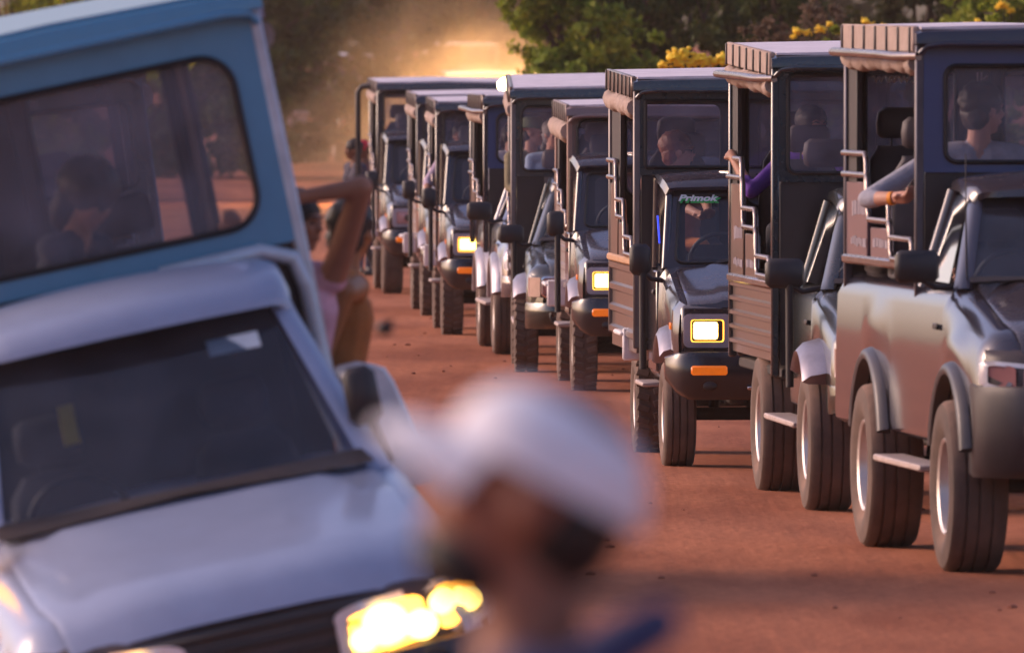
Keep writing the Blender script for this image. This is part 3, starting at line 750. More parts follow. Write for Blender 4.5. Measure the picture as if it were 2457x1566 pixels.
        gb = MB(); gb.add([(sx * (kb + .035), yb + .10, zb_ + .02), (sx * (k - .06), yr_ - .03, zb_ + .02), (sx * (kt + .035), yr_ - .05, zt_), (sx * (kt + .015), yt + .08, zt_)], [(0, 1, 2, 3)]); gb.build('door_glass', M_WS, R_)
        mb = MB(); mb.box((sx * (k + .018), .72, hb - .20), (.016, .14, .032), .006); mb.build('door_handle', P.get('mhandle', M_BLACK), R_)
        if P.get('board', True): MB().box((sx * (k + .03), (P['wb']) / 2, r + .06), (.17, P['wb'] - 2 * RA - .1, .035), .008).build('side_step', mat('step_plate', (.45, .38, .36), .5, .4, dust=.3), R_)
    secs = []
    for y, z, kk, dz in ((yt - .09, zt_ - .012, kt - .02, .012), (yt - .08, zt_ + .012, kt + .0, .03), (yt + .02, zt_ + (cz - zt_) * .6, kt + .015, .04), (yt + .2, cz, kt + .025, .045), (yr_, cz + .005, kt + .03, .045)):
        secs.append([Vector((-kk - .02, y + .05, z - .06)), Vector((-kk, y + .03, z - .012))] + [Vector((x * kk, y - .09 * (1 - x * x) * (1 if y < yt + .1 else .2), z + dz * (1 - x * x))) for x in np.linspace(-.94, .94, 11)] + [Vector((kk, y + .03, z - .012)), Vector((kk + .02, y + .05, z - .06))])
    mb = MB(); mb.loft(secs); mb.build('cab_roof', P.get('mcab', m), R_, 50)
    MB().box((0, yr_ - .01, (hb + cz) / 2), (2 * kt + .05, .03, cz - hb - .05), .01).build('cab_back', M_BLACK, R_)
    secs = [[wsq(u, 0) + Vector((0, -.10, .062 - .035 * abs(u))), wsq(u, 0) + Vector((0, -.03, .075 - .035 * abs(u))), wsq(u, .12) + Vector((0, -.004, 0))] for u in np.linspace(-.93, .93, 17)]
    MB().loft(secs).build('cowl', M_BLACK, R_, 60)
    for xx in (-.45, .15):
        mb = MB(); mb.tube([wsq(xx / kb, .0) + Vector((0, -.03, 0)), wsq((xx + .30) / kb, .05) + Vector((0, -.02, .0)), wsq((xx + .5) / kb, .06) + Vector((0, -.02, 0))], .013, 6); mb.build('wiper', M_BLACK, R_, 60)
    MB().box((0, yb + .16, hb - .02), (1.3, .30, .10), .04).build('dashboard', M_BLACK, R_)
    for sx in (-.36, .36): seat(R_, sx, 1.05, hb - .33, M_SEAT, hgt=.46)
    steering(R_, -.36, .86, hb + .02)
    mw, mh, mo, mz = P.get('mir', (.22, .16, .14, .04))
    mirror(R_, -k - mo, .62, hb + mz, mw, mh, post_to=P.get('mpost_to'), base=(-k + .06, .66, hb - .0), rnd=P.get('mrnd', .03))
    mirror(R_, k + mo, .62, hb + mz, mw, mh, base=(k - .06, .66, hb - .0), rnd=P.get('mrnd', .03))

def jeep(name, label, kind, tx, Y0, yaw, P, rot=(0, 0), z0=None, group='safari jeeps queued along the dirt road'):
    """tx: world X of the outer edge of the near-side front tyre"""
    r, tw, ox = P['r'], P['tw'], P['ox']
    X0 = tx + ox * math.cos(R(yaw)); Yc = Y0 + ox * math.sin(R(yaw))
    z = gz(X0, Yc) if z0 is None else z0
    R_ = empty(name, (X0, Yc, z), (rot[0], rot[1], R(yaw)))
    tag(R_, label, 'jeep', group)
    chassis(R_, P['wb'], r, tw, ox, P['yr'], P.get('lug', False), P.get('lugr'), P.get('mt'), P.get('steer', 0))
    (boxy_front if kind == 'boxy' else pickup_front)(R_, P)
    safari_body(R_, P)
    return R_

# paints
def paint(n, c, dust=.09, rough=.22, metal=.0, coat=.9): return mat('paint_' + n, c, rough, metal, dust, coat, var=.06)
NAVY = paint('navy', (.012, .018, .042), .07, .3, 0, .4); TEAL = paint('dark_teal', (.006, .024, .036)); DKGREEN = paint('dark_green', (.008, .018, .018))
SLATE = paint('slate', (.018, .018, .028)); BLUE = paint('frame_blue', (.022, .055, .16), .05, .35, 0, .25); DUSTY = paint('dusty_mauve', (.14, .10, .11), .45, .5)
SILVER = paint('silver', (.20, .19, .225), .08, .18, .6, .9); GUNMETAL = paint('gunmetal', (.035, .034, .052), .03, .14, .25, .7); BRONZE = paint('bronze_side', (.125, .095, .082), .22, .3, .45, .5)
PALEBODY = paint('pale_body', (.24, .20, .19), .35, .45, .1, .3)
BUMPERGREY = mat('bumper_grey', (.022, .021, .029), .42, dust=.16)

COMMON = dict(rows=3)
def box_params(**k):
    d = dict(r=.345, tw=.205, ox=.80, wb=2.9, hw=.86, yf=1.40, yr=4.05, zf=2.5, zr=2.55, wz0=1.93, wz1=2.33, mg=.06, rad=.05, cabz=1.9, m=SLATE, mup=NAVY, mside=BRONZE, lit=True, steps=(1.46, 1.70, 1.96), zb=1.28)
    d.update(k); return d
def pick_params(**k):
    d = dict(r=.40, tw=.25, ox=.84, wb=2.9, hw=.84, yf=1.72, yr=4.5, zf=2.6, zr=2.66, wz0=1.95, wz1=2.5, mg=.07, rad=.06, m=TEAL, mup=TEAL, mside=BRONZE, lit=False, hood_f=1.04, hood_b=1.28, ws_t=1.76, cabz=1.85, zb=1.22, bulk=True, steps=(1.42, 1.66, 1.92))
    d.update(k); return d

# the queue, nearest first
J1 = jeep('safari_pickup', 'navy and silver safari pickup with swept chrome-rimmed headlights, nearest in the queue', 'pickup', 2.18, 54.8, 6,
    pick_params(r=.44, tw=.30, ox=.86, wb=3.0, hw=.715, yf=1.75, yr=4.5, zf=2.775, zr=2.80, wz0=2.07, wz1=2.575, mg=.135, rad=.06, m=GUNMETAL, mup=NAVY, mframe=BLUE, mside=BRONZE,
        hood_f=1.20, hood_b=1.43, ws_t=1.90, cabz=1.98, fw=.76, round=.14, lamp='swept', bed=True, bulge=True, zlow=.62, bt=.97, bl=.50, mbum=BUMPERGREY, mnose=BUMPERGREY, mhood=SLATE, mcab=SLATE,
        arch=.15, zb=1.50, fl=1.15, seatz=1.32, tier=.05, steps=(1.66, 1.86, 2.10), bullbar_top=True, letters=True, mir=(.235, .17, .13, .11), flare_out=.05, flare_arc=(19, 161), fband=.045, mflare=mat('dark_flare', (.035, .033, .042), .38, .2, dust=.05), pale=True, roll=.048, seath=.66, mboard=paint('plum_board', (.10, .06, .085), .25, .5), mpost=mat('post_steel', (.07, .07, .09), .35, .6, dust=.08), noseat=((0, 0),)))
J2 = jeep('safari_pickup', 'dark green safari pickup with silver wing flares, second in the queue', 'pickup', 1.694, 62.7, 4.1,
    pick_params(r=.42, tw=.28, ox=.84, wb=2.9, hw=.835, zf=2.665, zr=2.735, wz0=1.95, wz1=2.54, mg=.075, rad=.05, m=DKGREEN, mup=TEAL, fw=.73, bullbar_top=True, letters=True, mir=(.235, .175, .155, .09), mpost_to=.70, pale=True,
        bl=.58, zlow=.56, seath=.66, seatx=(-.46, .30), tier=.08, nrib=5, sz0=.82, zb=1.26, mbum=DKGREEN, flare_out=.15, flare_arc=(42, 130), steps=(1.44, 1.72, 2.02)))
J3 = jeep('safari_jeep', 'dark boxy safari jeep with lit square headlights and green lettering on its windscreen', 'boxy', .969, 69.8, 3,
    box_params(hw=.87, zf=2.523, zr=2.575, wz0=1.93, wz1=2.37, mg=.055, rad=.02, tw=.21, mup=TEAL, lugr=True, roll=.06, rearp=.9, noseat=((0, 0), (0, 1)), mbelt=mat('belt_tan', (.45, .25, .13), .6, dust=.2), mpost=mat('post_pale', (.15, .14, .145), .4, .5, dust=.15)))
J4 = jeep('safari_jeep', 'dusty mauve boxy safari jeep with lit headlights and bundled canvas at its side', 'boxy', .474, 86.5, 1.9,
    box_params(hw=.755, zf=2.29, zr=2.325, wz0=1.785, wz1=2.17, mg=.06, rad=.07, mup=DUSTY, mframe=paint('rust_frame', (.10, .065, .06), .3, .5), lug=True, roll=.075, mpost=mat('post_rust', (.26, .16, .13), .6, .2, dust=.3), mside=PALEBODY, steps=(1.42, 1.58, 1.74)))
J5 = jeep('safari_pickup', 'teal safari pickup with unlit pinkish headlights and a pale roof, two hatted passengers inside', 'pickup', .016, 92.5, .5,
    pick_params(r=.345, tw=.21, ox=.83, wb=2.75, hw=.82, yf=1.55, yr=4.2, zf=2.434, zr=2.545, wz0=1.71, wz1=2.27, mg=.07, rad=.07, m=DKGREEN, mup=TEAL, hood_f=.90, hood_b=1.08, ws_t=1.57, cabz=1.65, fw=.72, zlow=.46, bl=.38, tag=True, lug=True,
        mir=(.225, .16, .13, .09), mpost_to=.60, seatz=1.06, tier=.09, zb=1.1, fl=.7, sz0=.64, flare_out=.12, flare_arc=(42, 130), steps=(1.25, 1.45, 1.65), yt=1.02, yfc=1.5, mpost=mat('post_pale', (.30, .28, .28), .4, .5))) 
J6 = jeep('safari_pickup', 'silver safari pickup with a blue window frame and rounded mirror, sixth in the queue', 'pickup', -.18, 98.5, 2.8,
    pick_params(r=.39, tw=.25, ox=.85, wb=2.95, hw=.83, zf=2.36, zr=2.365, wz0=1.736, wz1=2.195, mg=.105, rad=.08, m=SILVER, mup=SLATE, mframe=BLUE, hood_f=1.02, hood_b=1.22, ws_t=1.62, cabz=1.70, fw=.78, bed=True, bulge=True, lamp='swept', round=.14, mir=(.235, .17, .16, .08), mrnd=.06, bullbar_top=True, zlow=.55,
        zb=1.25, fl=.95, seatz=1.10, tier=.04, steps=(1.40, 1.56, 1.74)))
J7 = jeep('safari_jeep', 'dark boxy safari jeep with glaring lit headlights, left behind the silver pickup', 'boxy', -.70, 106, 2.0,
    box_params(hw=.79, zf=2.29, zr=2.33, wz0=1.79, wz1=2.2, mg=.06, rad=.07, mup=SLATE, tw=.215, lug=True, tag=True, mside=PALEBODY, steps=(1.42, 1.58, 1.74)))
J8 = jeep('safari_jeep', 'mostly hidden boxy safari jeep with chunky front tyre, second to last in the sharp queue', 'boxy', -.98, 115, 2.5,
    box_params(hw=.77, zf=2.35, zr=2.39, wz0=1.80, wz1=2.2, mup=NAVY, lug=True, lit=False, mside=PALEBODY, steps=(1.42, 1.58, 1.74)))
J9 = jeep('safari_jeep', 'boxy safari jeep with unlit pink headlights and glaring roof lamp ending the queue', 'boxy', -1.53, 126.6, 2.7,
    box_params(hw=.79, zf=2.48, zr=2.53, wz0=1.82, wz1=2.356, mg=.06, rad=.06, mup=SLATE, lit=False, tag=True, tw=.24, rows=2, seath=.62, mside=PALEBODY, steps=(1.42, 1.62, 1.84)))

def L(J, x, y, z):
    bpy.context.view_layer.update()
    return J.matrix_world @ Vector((x, y, z))
# marks and fittings of single jeeps
g = text('windscreen_lettering', 'Primok', .063, M_GREEN, J3, (-.508, .775, 1.722), (R(62.4), 0, 0), .3, 1.35, .002, .005)
g2 = text('windscreen_lettering', 'Primok', .063, M_PAPER, J3, (-.515, .768, 1.732), (R(62.4), 0, 0), .3, 1.35, .002, .002)
text('rear_glass_lettering', 'www.y', .085, M_PAPER, J1, (-.45, 4.455, 2.51), (R(90), 0, 0), 0, 1.15)
text('rear_glass_lettering', 'lk', .085, M_PAPER, J1, (.02, 4.455, 2.51), (R(90), 0, 0), 0, 1.15)
mb = MB(); mb.tube([(-.64, .54, 1.45), (-.645, .55, 1.75), (-.645, .56, 2.12)], .005, 6, rs=[.007, .005, .003]); mb.build('aerial', M_BLACK, J1, 60)
mb = MB(); mb.tube([(-.775, .56, 1.44), (-.78, .58, 1.53), (-.785, .60, 1.62)], .006, 8); mb.build('blue_marker_strip', mat('blue_led', (.02, .06, .8), .3, emit=((.02, .06, 1), .7)), J3, 60)
mb = MB(); mb.box((-.50, -.70, 1.03), (.03, .03, .03), .01); mb.build('blue_marker', mat('blue_led', (.02, .06, .8)), J2)
mb = MB(); mb.box((-.36, -1.03, .60), (.03, .02, .025), .006); mb.build('blue_marker', mat('blue_led', (.02, .06, .8)), J5)
MB().box((.08, .835, 1.66), (.10, .004, .10), .002, Matrix.Rotation(R(-27), 3, 'X')).build('windscreen_sticker', M_PAPER, J9)
MB().sphere((-.14, .73, 1.60), (.035, .012, .035)).build('windscreen_badge', M_RED, J9)
mb = MB(); c = L(J5, 0, 0, 0); mb.sphere((-.33, .80, 1.47), (.075, .012, .025)); mb.build('windscreen_badge', M_PAPER, J5)
# roof lamp glaring on the last jeep
mb = MB(); mb.lathe_x([(0, .01), (.02, .05), (.06, .085), (.09, .09), (.10, .08)], 20)
lamp = mb.build('roof_lamp', M_CHROME, J9, loc=(.70, 1.22, 2.445)); lamp.rotation_euler = (0, 0, R(-90))
lb = MB(); lb.sphere((.09, 0, 0), (.02, .088, .088)); lb.build('lamp_lens', mat('glaring_lens', (1, .9, .7), .4, emit=((1, .78, .40), 60)), lamp, 80)
# open tubular side gate on the last jeep
mb = MB(); mb.tube([(-.84, 2.9, 1.25), (-.98, 3.0, 1.25), (-.985, 3.0, 2.36), (-.94, 3.0, 2.43), (-.82, 2.95, 2.44)], .035, 8); mb.build('open_gate', M_BLACK, J9, 60)

# ---------------------------------------------------------------- the pale truck leaning on the verge (out of focus)
PALEBLUE = paint('pale_blue_white', (.28, .33, .47), .05, .3, 0, .6); SKYBLUE = paint('sky_blue', (.06, .24, .40), .05, .32, 0, .5)
TR = dict(r=.40, tw=.25, ox=.82, wb=3.0, hw=.79, yf=1.75, yr=4.4, zf=3.03, zr=3.05, wz0=2.13, wz1=2.80, mg=.13, rad=.13, m=PALEBLUE, mup=SKYBLUE, mframe=SKYBLUE, mside=PALEBLUE, lit=True, hood_f=.94, hood_b=1.20,
    ws_t=1.86, cabz=2.0, fw=.87, kb=.77, ox2=0, round=.16, lamp='swept', big=1.35, bed=True, bulge=True, zlow=.5, bl=.42, mbum=BUMPERGREY, mnose=BUMPERGREY, mgrille=M_BLACK, zb=1.3, fl=1.1, sill=.09, seatz=1.45, tier=.02, steps=(1.5, 1.7, 1.95), mtop=SKYBLUE, mflare=mat('wing_white', (.78, .76, .76), .5), kt=.60, mir=(.13, .22, -.12, .27), mpost=mat('post_bluewhite', (.45, .50, .56), .4, .3), noseat=((0, 1), (1, 1)))
from mathutils import Euler
trot = Euler((0, R(-11.8), R(9)), 'XYZ')
ctr = W(450, 1222, 40)
org = ctr - trot.to_matrix() @ Vector((0, .45, 1.2))
TRUCK = empty('safari_pickup', org, trot); tag(TRUCK, 'blurred pale blue safari pickup leaning over with a blazing headlight, large at the left', 'jeep')
chassis(TRUCK, TR['wb'], TR['r'], TR['tw'], TR['ox'], TR['yr']); pickup_front(TRUCK, TR); safari_body(TRUCK, TR)
MB().box((.36, .98, 1.74), (.20, .004, .075), .002, Matrix.Rotation(R(-40), 3, 'X')).build('windscreen_sticker', M_PAPER, TRUCK)
mb = MB(); mb.loft([[Vector((-.32 + a * .03, .93 + b * .006, z)) for a, b in ((-1, -1), (1, -1), (1, 1), (-1, 1))] for z in (1.50, 1.53, 1.63, 1.65)], close_v=True, cap=True); mb.build('hanging_tag', mat('yellow_tag', (.7, .45, .03), .6), TRUCK)
mb = MB(); mb.sphere((-.86, .25, 1.22), (.05, .10, .085)); mb.build('wing_lamp', mat('amber_lit', (1, .4, .03), .4, emit=((1, .40, .04), 3)), TRUCK)
# bent frame bracket below the corner of the upper body
mb = MB(); mb.tube([(.22, 1.62, 2.02), (.62, 1.66, 2.03), (.74, 1.68, 1.98), (.77, 1.70, 1.86), (.78, 1.72, 1.35)], .032, 8); mb.build('corner_bracket', mat('post_bluewhite', (.45, .50, .56)), TRUCK, 60)
bpy.context.view_layer.update()
def TL(px, py, Y): return TRUCK.matrix_world.inverted() @ W(px, py, Y)
q0 = TL(878, 990, 43.6); mb = MB()
mb.loft([[q0 + Vector((a * kx + sh_, b * .45, z)) for a, b in ((-.7, -1), (.7, -1), (1, -.7), (1, .7), (.7, 1), (-.7, 1), (-1, .7), (-1, -.7))] for z, kx, sh_ in ((-.30, .13, .07), (-.1, .115, .035), (.12, .095, 0), (.18, .08, -.01), (.205, .04, -.015))], close_v=True, cap=True)
mb.build('wheel_housing', mat('wing_white', (.78, .76, .76), .5), TRUCK, 60)
# ---------------------------------------------------------------- people
SKINS = {}
def skin(n, c): return mat('skin_' + n, c, .55, var=.12, spec=.35)
FAIR = skin('fair', (.52, .27, .19)); TAN = skin('tan', (.36, .17, .105)); BROWN = skin('brown', (.17, .075, .045)); DARK = skin('dark', (.07, .035, .025))
def cloth(n, c): return mat('cloth_' + n, c, .85, var=.2, bump=.2, nscale=12)
SHOE = mat('shoe_leather', (.03, .025, .022), .6)
EYE = mat('eye_dark', (.015, .012, .01), .2); HAIRB = mat('hair_black', (.014, .011, .010), .55, var=.3); HAIRR = mat('hair_auburn', (.17, .045, .016), .5, var=.3, bump=.4, nscale=20); HAIRG = mat('hair_grey', (.25, .23, .22), .6, var=.3)

def ik(a, b, l1, l2, hint):
    d = b - a; L_ = min(d.length, (l1 + l2) * .999); t = d.normalized()
    x = (l1 * l1 - l2 * l2 + L_ * L_) / (2 * L_); h = math.sqrt(max(0, l1 * l1 - x * x))
    n = (hint - t * hint.dot(t)).normalized()
    return a + t * x + n * h

def person(label, pel, face, pose='sit', lean=0., head=None, head_tilt=0., arms=None, shirt=None, pants=None, skn=FAIR, hair=('short', HAIRB), sleeve='long', vox=.011, group=None, side=0., glasses=False, beard=None, held=None, foot_z=None, s=1.0):
    """pel: world pelvis point; face, head: headings in degrees (0 = towards the camera, 90 = picture right); arms: {'l': (wrist, elbow or None)}"""
    pel = Vector(pel); up = Vector((0, 0, 1))
    def hd(a): return Vector((math.sin(R(a)), -math.cos(R(a)), 0))
    f = hd(face); r = Vector((f.y, -f.x, 0)) * -1          # r: picture-right when facing away
    r = f.cross(up)
    u = (up * math.cos(R(lean)) + f * math.sin(R(lean)) + r * math.sin(R(side))).normalized()
    B = []; zones = []        # (a, b, ra, rb, zone)
    def bone(a, b, ra, rb, z): B.append((Vector(a), Vector(b), ra * s, rb * s, z))
    chest = pel + u * .33 * s; nb = pel + u * .50 * s
    for dx in (-.07, .07):
        bone(pel + r * dx * s, pel + r * dx * s + u * .15 * s, .115, .105, 1)
        bone(pel + r * dx * s + u * .15 * s, chest + r * dx * 1.3 * s, .105, .115, 1)
        bone(chest + r * dx * s, pel + u * .44 * s + r * dx * .9 * s, .115, .075, 1)
    hipz = 2
    hf_ = hd(face if head is None else head); hu = (u * .4 + up * .6).normalized(); hu = (hu * math.cos(R(head_tilt)) - hf_ * math.sin(R(head_tilt))).normalized(); hf_ = (hf_ - hu * hf_.dot(hu)).normalized(); hr_ = hf_.cross(hu)
    hc = nb + u * .075 * s + hu * .095 * s + hf_ * .025 * s
    bone(nb - u * .03 * s, hc - hu * .05 * s - hf_ * .02 * s, .06, .055, 0)
    HM = Matrix((hr_, hf_, hu)).transposed()
    for sg, key in ((-1, 'l'), (1, 'r')):
        sh = pel + u * .445 * s + r * sg * .185 * s
        bone(pel + u * .45 * s + r * sg * .08 * s, sh, .07, .062, 1)
        wr = el = None
        if arms and key in arms:
            wr = Vector(arms[key][0]); el = arms[key][1]
            el = Vector(el) if el is not None else ik(sh, wr, .29 * s, .26 * s, -u + r * sg * .5 - f * .2)
        elif pose == 'sit':
            wr = pel + f * .36 * s + r * sg * .13 * s + u * .10 * s; el = ik(sh, wr, .29 * s, .26 * s, -u + r * sg * .4)
        else:
            wr = sh - up * .53 * s + f * .06 * s + r * sg * .05 * s; el = ik(sh, wr, .29 * s, .26 * s, -f)
        bone(sh, el, .058, .046, 0 if sleeve == 'bare' else 1); bone(el, wr, .042, .029, 1 if sleeve == 'long' else 0)
        if sleeve == 'half': bone(el, el.lerp(wr, .3), .046, .044, 1)
        d = (wr - el).normalized(); pn = d.cross(r if abs(d.dot(r)) < .9 else up).normalized(); q = d.cross(pn).normalized()
        bone(wr, wr + d * .075 * s, .030, .033, 0)
        for i in range(4):
            k0 = wr + d * .075 * s + q * (i - 1.5) * .021 * s; ln = (.040, .046, .043, .033)[i] * s
            k1 = k0 + (d * .9 - pn * .3) * ln; k2 = k1 + (d * .35 - pn * .8) * ln
            bone(k0, k1, .0105, .010, 0); bone(k1, k2, .010, .009, 0)
        t0 = wr + d * .02 * s - q * .025 * s; t1 = t0 + (d * .6 - q * .7) * .035 * s; bone(t0, t1, .012, .011, 0); bone(t1, t1 + (d * .8 - pn * .4) * .03 * s, .011, .009, 0)
        hip = pel + r * sg * .09 * s
        if pose == 'sit':
            kn = hip + f * .42 * s + up * .03 * s; an = kn - up * .42 * s + f * .02 * s
        elif pose == 'stand':
            kn = hip - up * .43 * s + f * .02 * s; an = hip - up * .87 * s - f * .02 * s
        else:   # stride
            kn = hip - up * .42 * s + f * (.10 if sg > 0 else -.04) * s; an = hip - up * .85 * s + f * (.22 if sg > 0 else -.25) * s
        bone(hip, kn, .092, .062, 2); bone(kn, an, .060, .040, 2); bone(an - up * .03 * s - f * .03 * s, an - up * .05 * s + f * .15 * s, .042, .034, 3)
    mb = MB()
    for a, b, ra, rb, z in B:
        d = b - a; n = 5; t = d.normalized() if d.length > 1e-6 else up
        pts = [a - t * ra * .95, a - t * ra * .6] + [a.lerp(b, k / n) for k in range(n + 1)] + [b + t * rb * .6, b + t * rb * .95]
        rs = [ra * .28, ra * .8] + [ra + (rb - ra) * k / n for k in range(n + 1)] + [rb * .8, rb * .28]
        mb.tube(pts, ra, 12, rs=rs)
    def hp(x, y, z): return hc + HM @ Vector((x, y, z)) * s
    mb.sphere(hp(0, -.012, .025), Vector((.076, .098, .098)) * s, HM, 20, 14)            # skull
    mb.sphere(hp(0, .022, -.035), Vector((.060, .070, .082)) * s, HM, 18, 12)            # face and jaw
    mb.sphere(hp(0, .055, -.095), Vector((.028, .028, .024)) * s, HM)                    # chin
    mb.tube([hp(0, .088, .012), hp(0, .104, -.022), hp(0, .112, -.035)], .012, 8, rs=[.010 * s, .014 * s, .016 * s])
    mb.sphere(hp(0, .088, .022), Vector((.055, .016, .012)) * s, HM)                     # brow
    mb.sphere(hp(0, .090, -.062), Vector((.026, .014, .011)) * s, HM)                    # lips
    for sg in (-1, 1):
        mb.sphere(hp(sg * .076, -.005, -.008), Vector((.012, .024, .034)) * s, HM)
        mb.sphere(hp(sg * .042, .070, -.02), Vector((.022, .022, .022)) * s, HM)
    me = mb.mesh('tmp'); o = bpy.data.objects.new('tmp', me); C.objects.link(o)
    md = o.modifiers.new('r', 'REMESH'); md.mode = 'VOXEL'; md.voxel_size = vox * s
    m2 = o.modifiers.new('s', 'SMOOTH'); m2.iterations = 2; m2.factor = .5
    dg = bpy.context.evaluated_depsgraph_get(); nm = bpy.data.meshes.new_from_object(o.evaluated_get(dg)); bpy.data.objects.remove(o)
    nm.name = 'person'; nm.materials.clear()
    for m_ in (skn, shirt or cloth('grey', (.2, .2, .22)), pants or cloth('dark', (.05, .05, .06)), SHOE): nm.materials.append(m_)
    co = np.empty(len(nm.polygons) * 3); nm.polygons.foreach_get('center', co); co = co.reshape(-1, 3)
    best = np.full(len(co), 1e9); zi = np.zeros(len(co), int)
    segs = B + [(hc + hu * .02, hc - hu * .06 + hf_ * .04, .09, .07, 0)]
    for a, b, ra, rb, z in segs:
        av, bv = np.array(a), np.array(b); ab = bv - av; t = np.clip(((co - av) @ ab) / max(1e-9, ab @ ab), 0, 1)
        dist = np.linalg.norm(co - (av + t[:, None] * ab), axis=1) - (ra + (rb - ra) * t)
        k = dist < best; best[k] = dist[k]; zi[k] = z
    low = ((co - np.array(pel)) @ np.array(u) < .02 * s) & (zi == 1)
    near = np.linalg.norm(co - np.array(pel), axis=1) < .24 * s; zi[low & near] = 2
    nm.polygons.foreach_set('material_index', zi); nm.shade_smooth(); nm.update()
    root = link('person', nm); tag(root, label, 'person', group)
    for sg in (-1, 1):
        MB().sphere(hp(sg * .032, .086, .0), Vector((.013, .008, .008)) * s, HM, 10, 7).build('eye', EYE, root, 80)
        MB().tube([hp(sg * .014, .100, .020), hp(sg * .036, .098, .027), hp(sg * .056, .080, .020)], .005 * s, 6).build('eyebrow', hair[1], root, 60)
    kind, hm = hair[0], hair[1]
    if kind in ('short', 'long', 'bushy'):
        mb = MB(); rr = 1.22 if kind == 'bushy' else 1.0
        mb.sphere(hp(0, -.022, .042), Vector((.092 * rr, .112 * rr, .098 * rr)) * s, HM, 34, 22)
        if kind == 'long': mb.sphere(hp(0, -.075, -.07), Vector((.075, .05, .15)) * s, HM, 26, 16)
        if kind == 'short': mb.sphere(hp(0, -.052, -.02), Vector((.084, .062, .085)) * s, HM, 26, 16)
        if kind == 'bushy': mb.sphere(hp(0, -.07, -.06), Vector((.10, .07, .13)) * s, HM, 26, 16)
        mb.v = [tuple(Vector(v) + (Vector(v) - hc).normalized() * .014 * s * noise.noise(Vector(v) * 38)) for v in mb.v]
        mb.build('hair', hm, root, 80)
    else:
        mb = MB(); mb.sphere(hp(0, -.045, -.015), Vector((.076, .062, .075)) * s, HM, 24, 14); mb.build('hair', HAIRB, root, 80)
    if kind == 'cap':
        mb = MB(); secs = []
        for t in np.linspace(0, 1, 9):
            a = t * math.pi / 2 * .97; secs.append([hp(.090 * math.cos(a) ** .8 * math.cos(p), -.010 + .112 * math.cos(a) ** .8 * math.sin(p), .020 - .018 * math.sin(-p) * 1.0 * (1 - t) + .092 * math.sin(a)) for p in np.linspace(0, 2 * math.pi, 28, endpoint=False)])
        mb.loft(secs, close_v=True); mb.add(secs[-1], [tuple(range(28))])
        cp = mb.build('cap', hm, root, 60)
        mb = MB(); secs = []
        for q, (k, dz) in enumerate(((.0, 0), (.35, .004), (.75, -.004), (1, -.016))):
            row = []
            for p in np.linspace(-1.05, 1.05, 15):
                x = math.sin(p); y = math.cos(p)
                row.append(hp(x * (.088 - .006 * k), -.010 + y * .110 + k * .078 * max(0, math.cos(p * 1.15)) , .036 + dz * 1.2 - .045 * x * x * k))
            secs.append(row)
        mb.loft(secs + [[v - HM @ Vector((0, 0, .006)) for v in row] for row in reversed(secs)], close_u=True); mb.build('cap_brim', hm, cp, 60)
        MB().sphere(hp(0, -.01, .112), .010 * s).build('cap_button', hm, cp)
    if kind == 'hat':
        mb = MB(); secs = []
        for rr_, z in ((.150, .030), (.155, .036), (.145, .042), (.100, .046), (.090, .08), (.080, .125), (.05, .14), (.005, .142)):
            secs.append([hp(rr_ * .95 * math.cos(p), -.015 + rr_ * 1.1 * math.sin(p), z + .012 * math.cos(2 * p) * (rr_ > .12)) for p in np.linspace(0, 2 * math.pi, 26, endpoint=False)])
        mb.loft(secs, close_v=True); mb.build('hat', hm, root, 60)
    if beard:
        mb = MB(); mb.sphere(hp(0, .040, -.085), Vector((.056, .058, .045)) * s, HM, 24, 14); mb.v = [tuple(Vector(v) + (Vector(v) - hc).normalized() * .008 * noise.noise(Vector(v) * 45)) for v in mb.v]; mb.build('beard', beard, root, 80)
    if glasses:
        mb = MB()
        for sg in (-1, 1):
            mb.tube([hp(sg * .034 + .024 * math.cos(a), .104, .0 + .018 * math.sin(a)) for a in np.linspace(0, 2 * math.pi, 14, endpoint=False)], .003, 5, closed=True); mb.tube([hp(sg * .058, .10, .004), hp(sg * .076, .0, .006)], .003, 5)
        mb.tube([hp(-.01, .106, .003), hp(.01, .106, .003)], .003, 5); mb.build('glasses', M_BLACK, root)
    root['_hc'] = tuple(hc)
    return root

GR = 'people riding in the safari jeeps'
# foreground man in the white cap, standing on a step
cap_h = 2.046; base = .50
man = person('blurred bearded man in a white cap seen close up in profile', W(1300, 1195, 10.9) - Vector((0, 0, .65)), -90, 'stand', lean=2, s=.97, head=-90, head_tilt=20, skn=skin('russet', (.26, .105, .065)), hair=('cap', mat('cloth_white_cap', (.78, .76, .80), .85, bump=.15)), shirt=cloth('navy', (.035, .04, .10)), beard=HAIRB, vox=.009)
hc_ = Vector(man['_hc']); mb = MB(); mb.tube([hc_ + Vector((.045 + .085 * math.cos(a), .09 * math.sin(a), -.175 + .045 * math.cos(a))) for a in np.linspace(0, 2 * math.pi, 22, endpoint=False)], .026, 8, closed=True); mb.build('collar', cloth('navy', (.035, .04, .10)), man, 60)
pz = W(1300, 1195, 10.9).z - .65 - .96 * .97
st = W(1300, 1195, 10.9)
mb = MB(); root = empty('wooden_step', (st.x, st.y, 0)); tag(root, 'low wooden step below the man in the white cap', 'step')
for i in range(4): MB().box((0, -.27 + i * .18, pz - .02), (1.0, .165, .04), .006).build('plank', mat('worn_wood', (.22, .14, .09), .8, dust=.3), root)
for sx in (-.42, .42):
    for sy in (-.25, .25): MB().box((sx, sy, (pz - .04) / 2), (.07, .07, pz - .04), .006).build('leg', mat('worn_wood', (.22, .14, .09)), root)

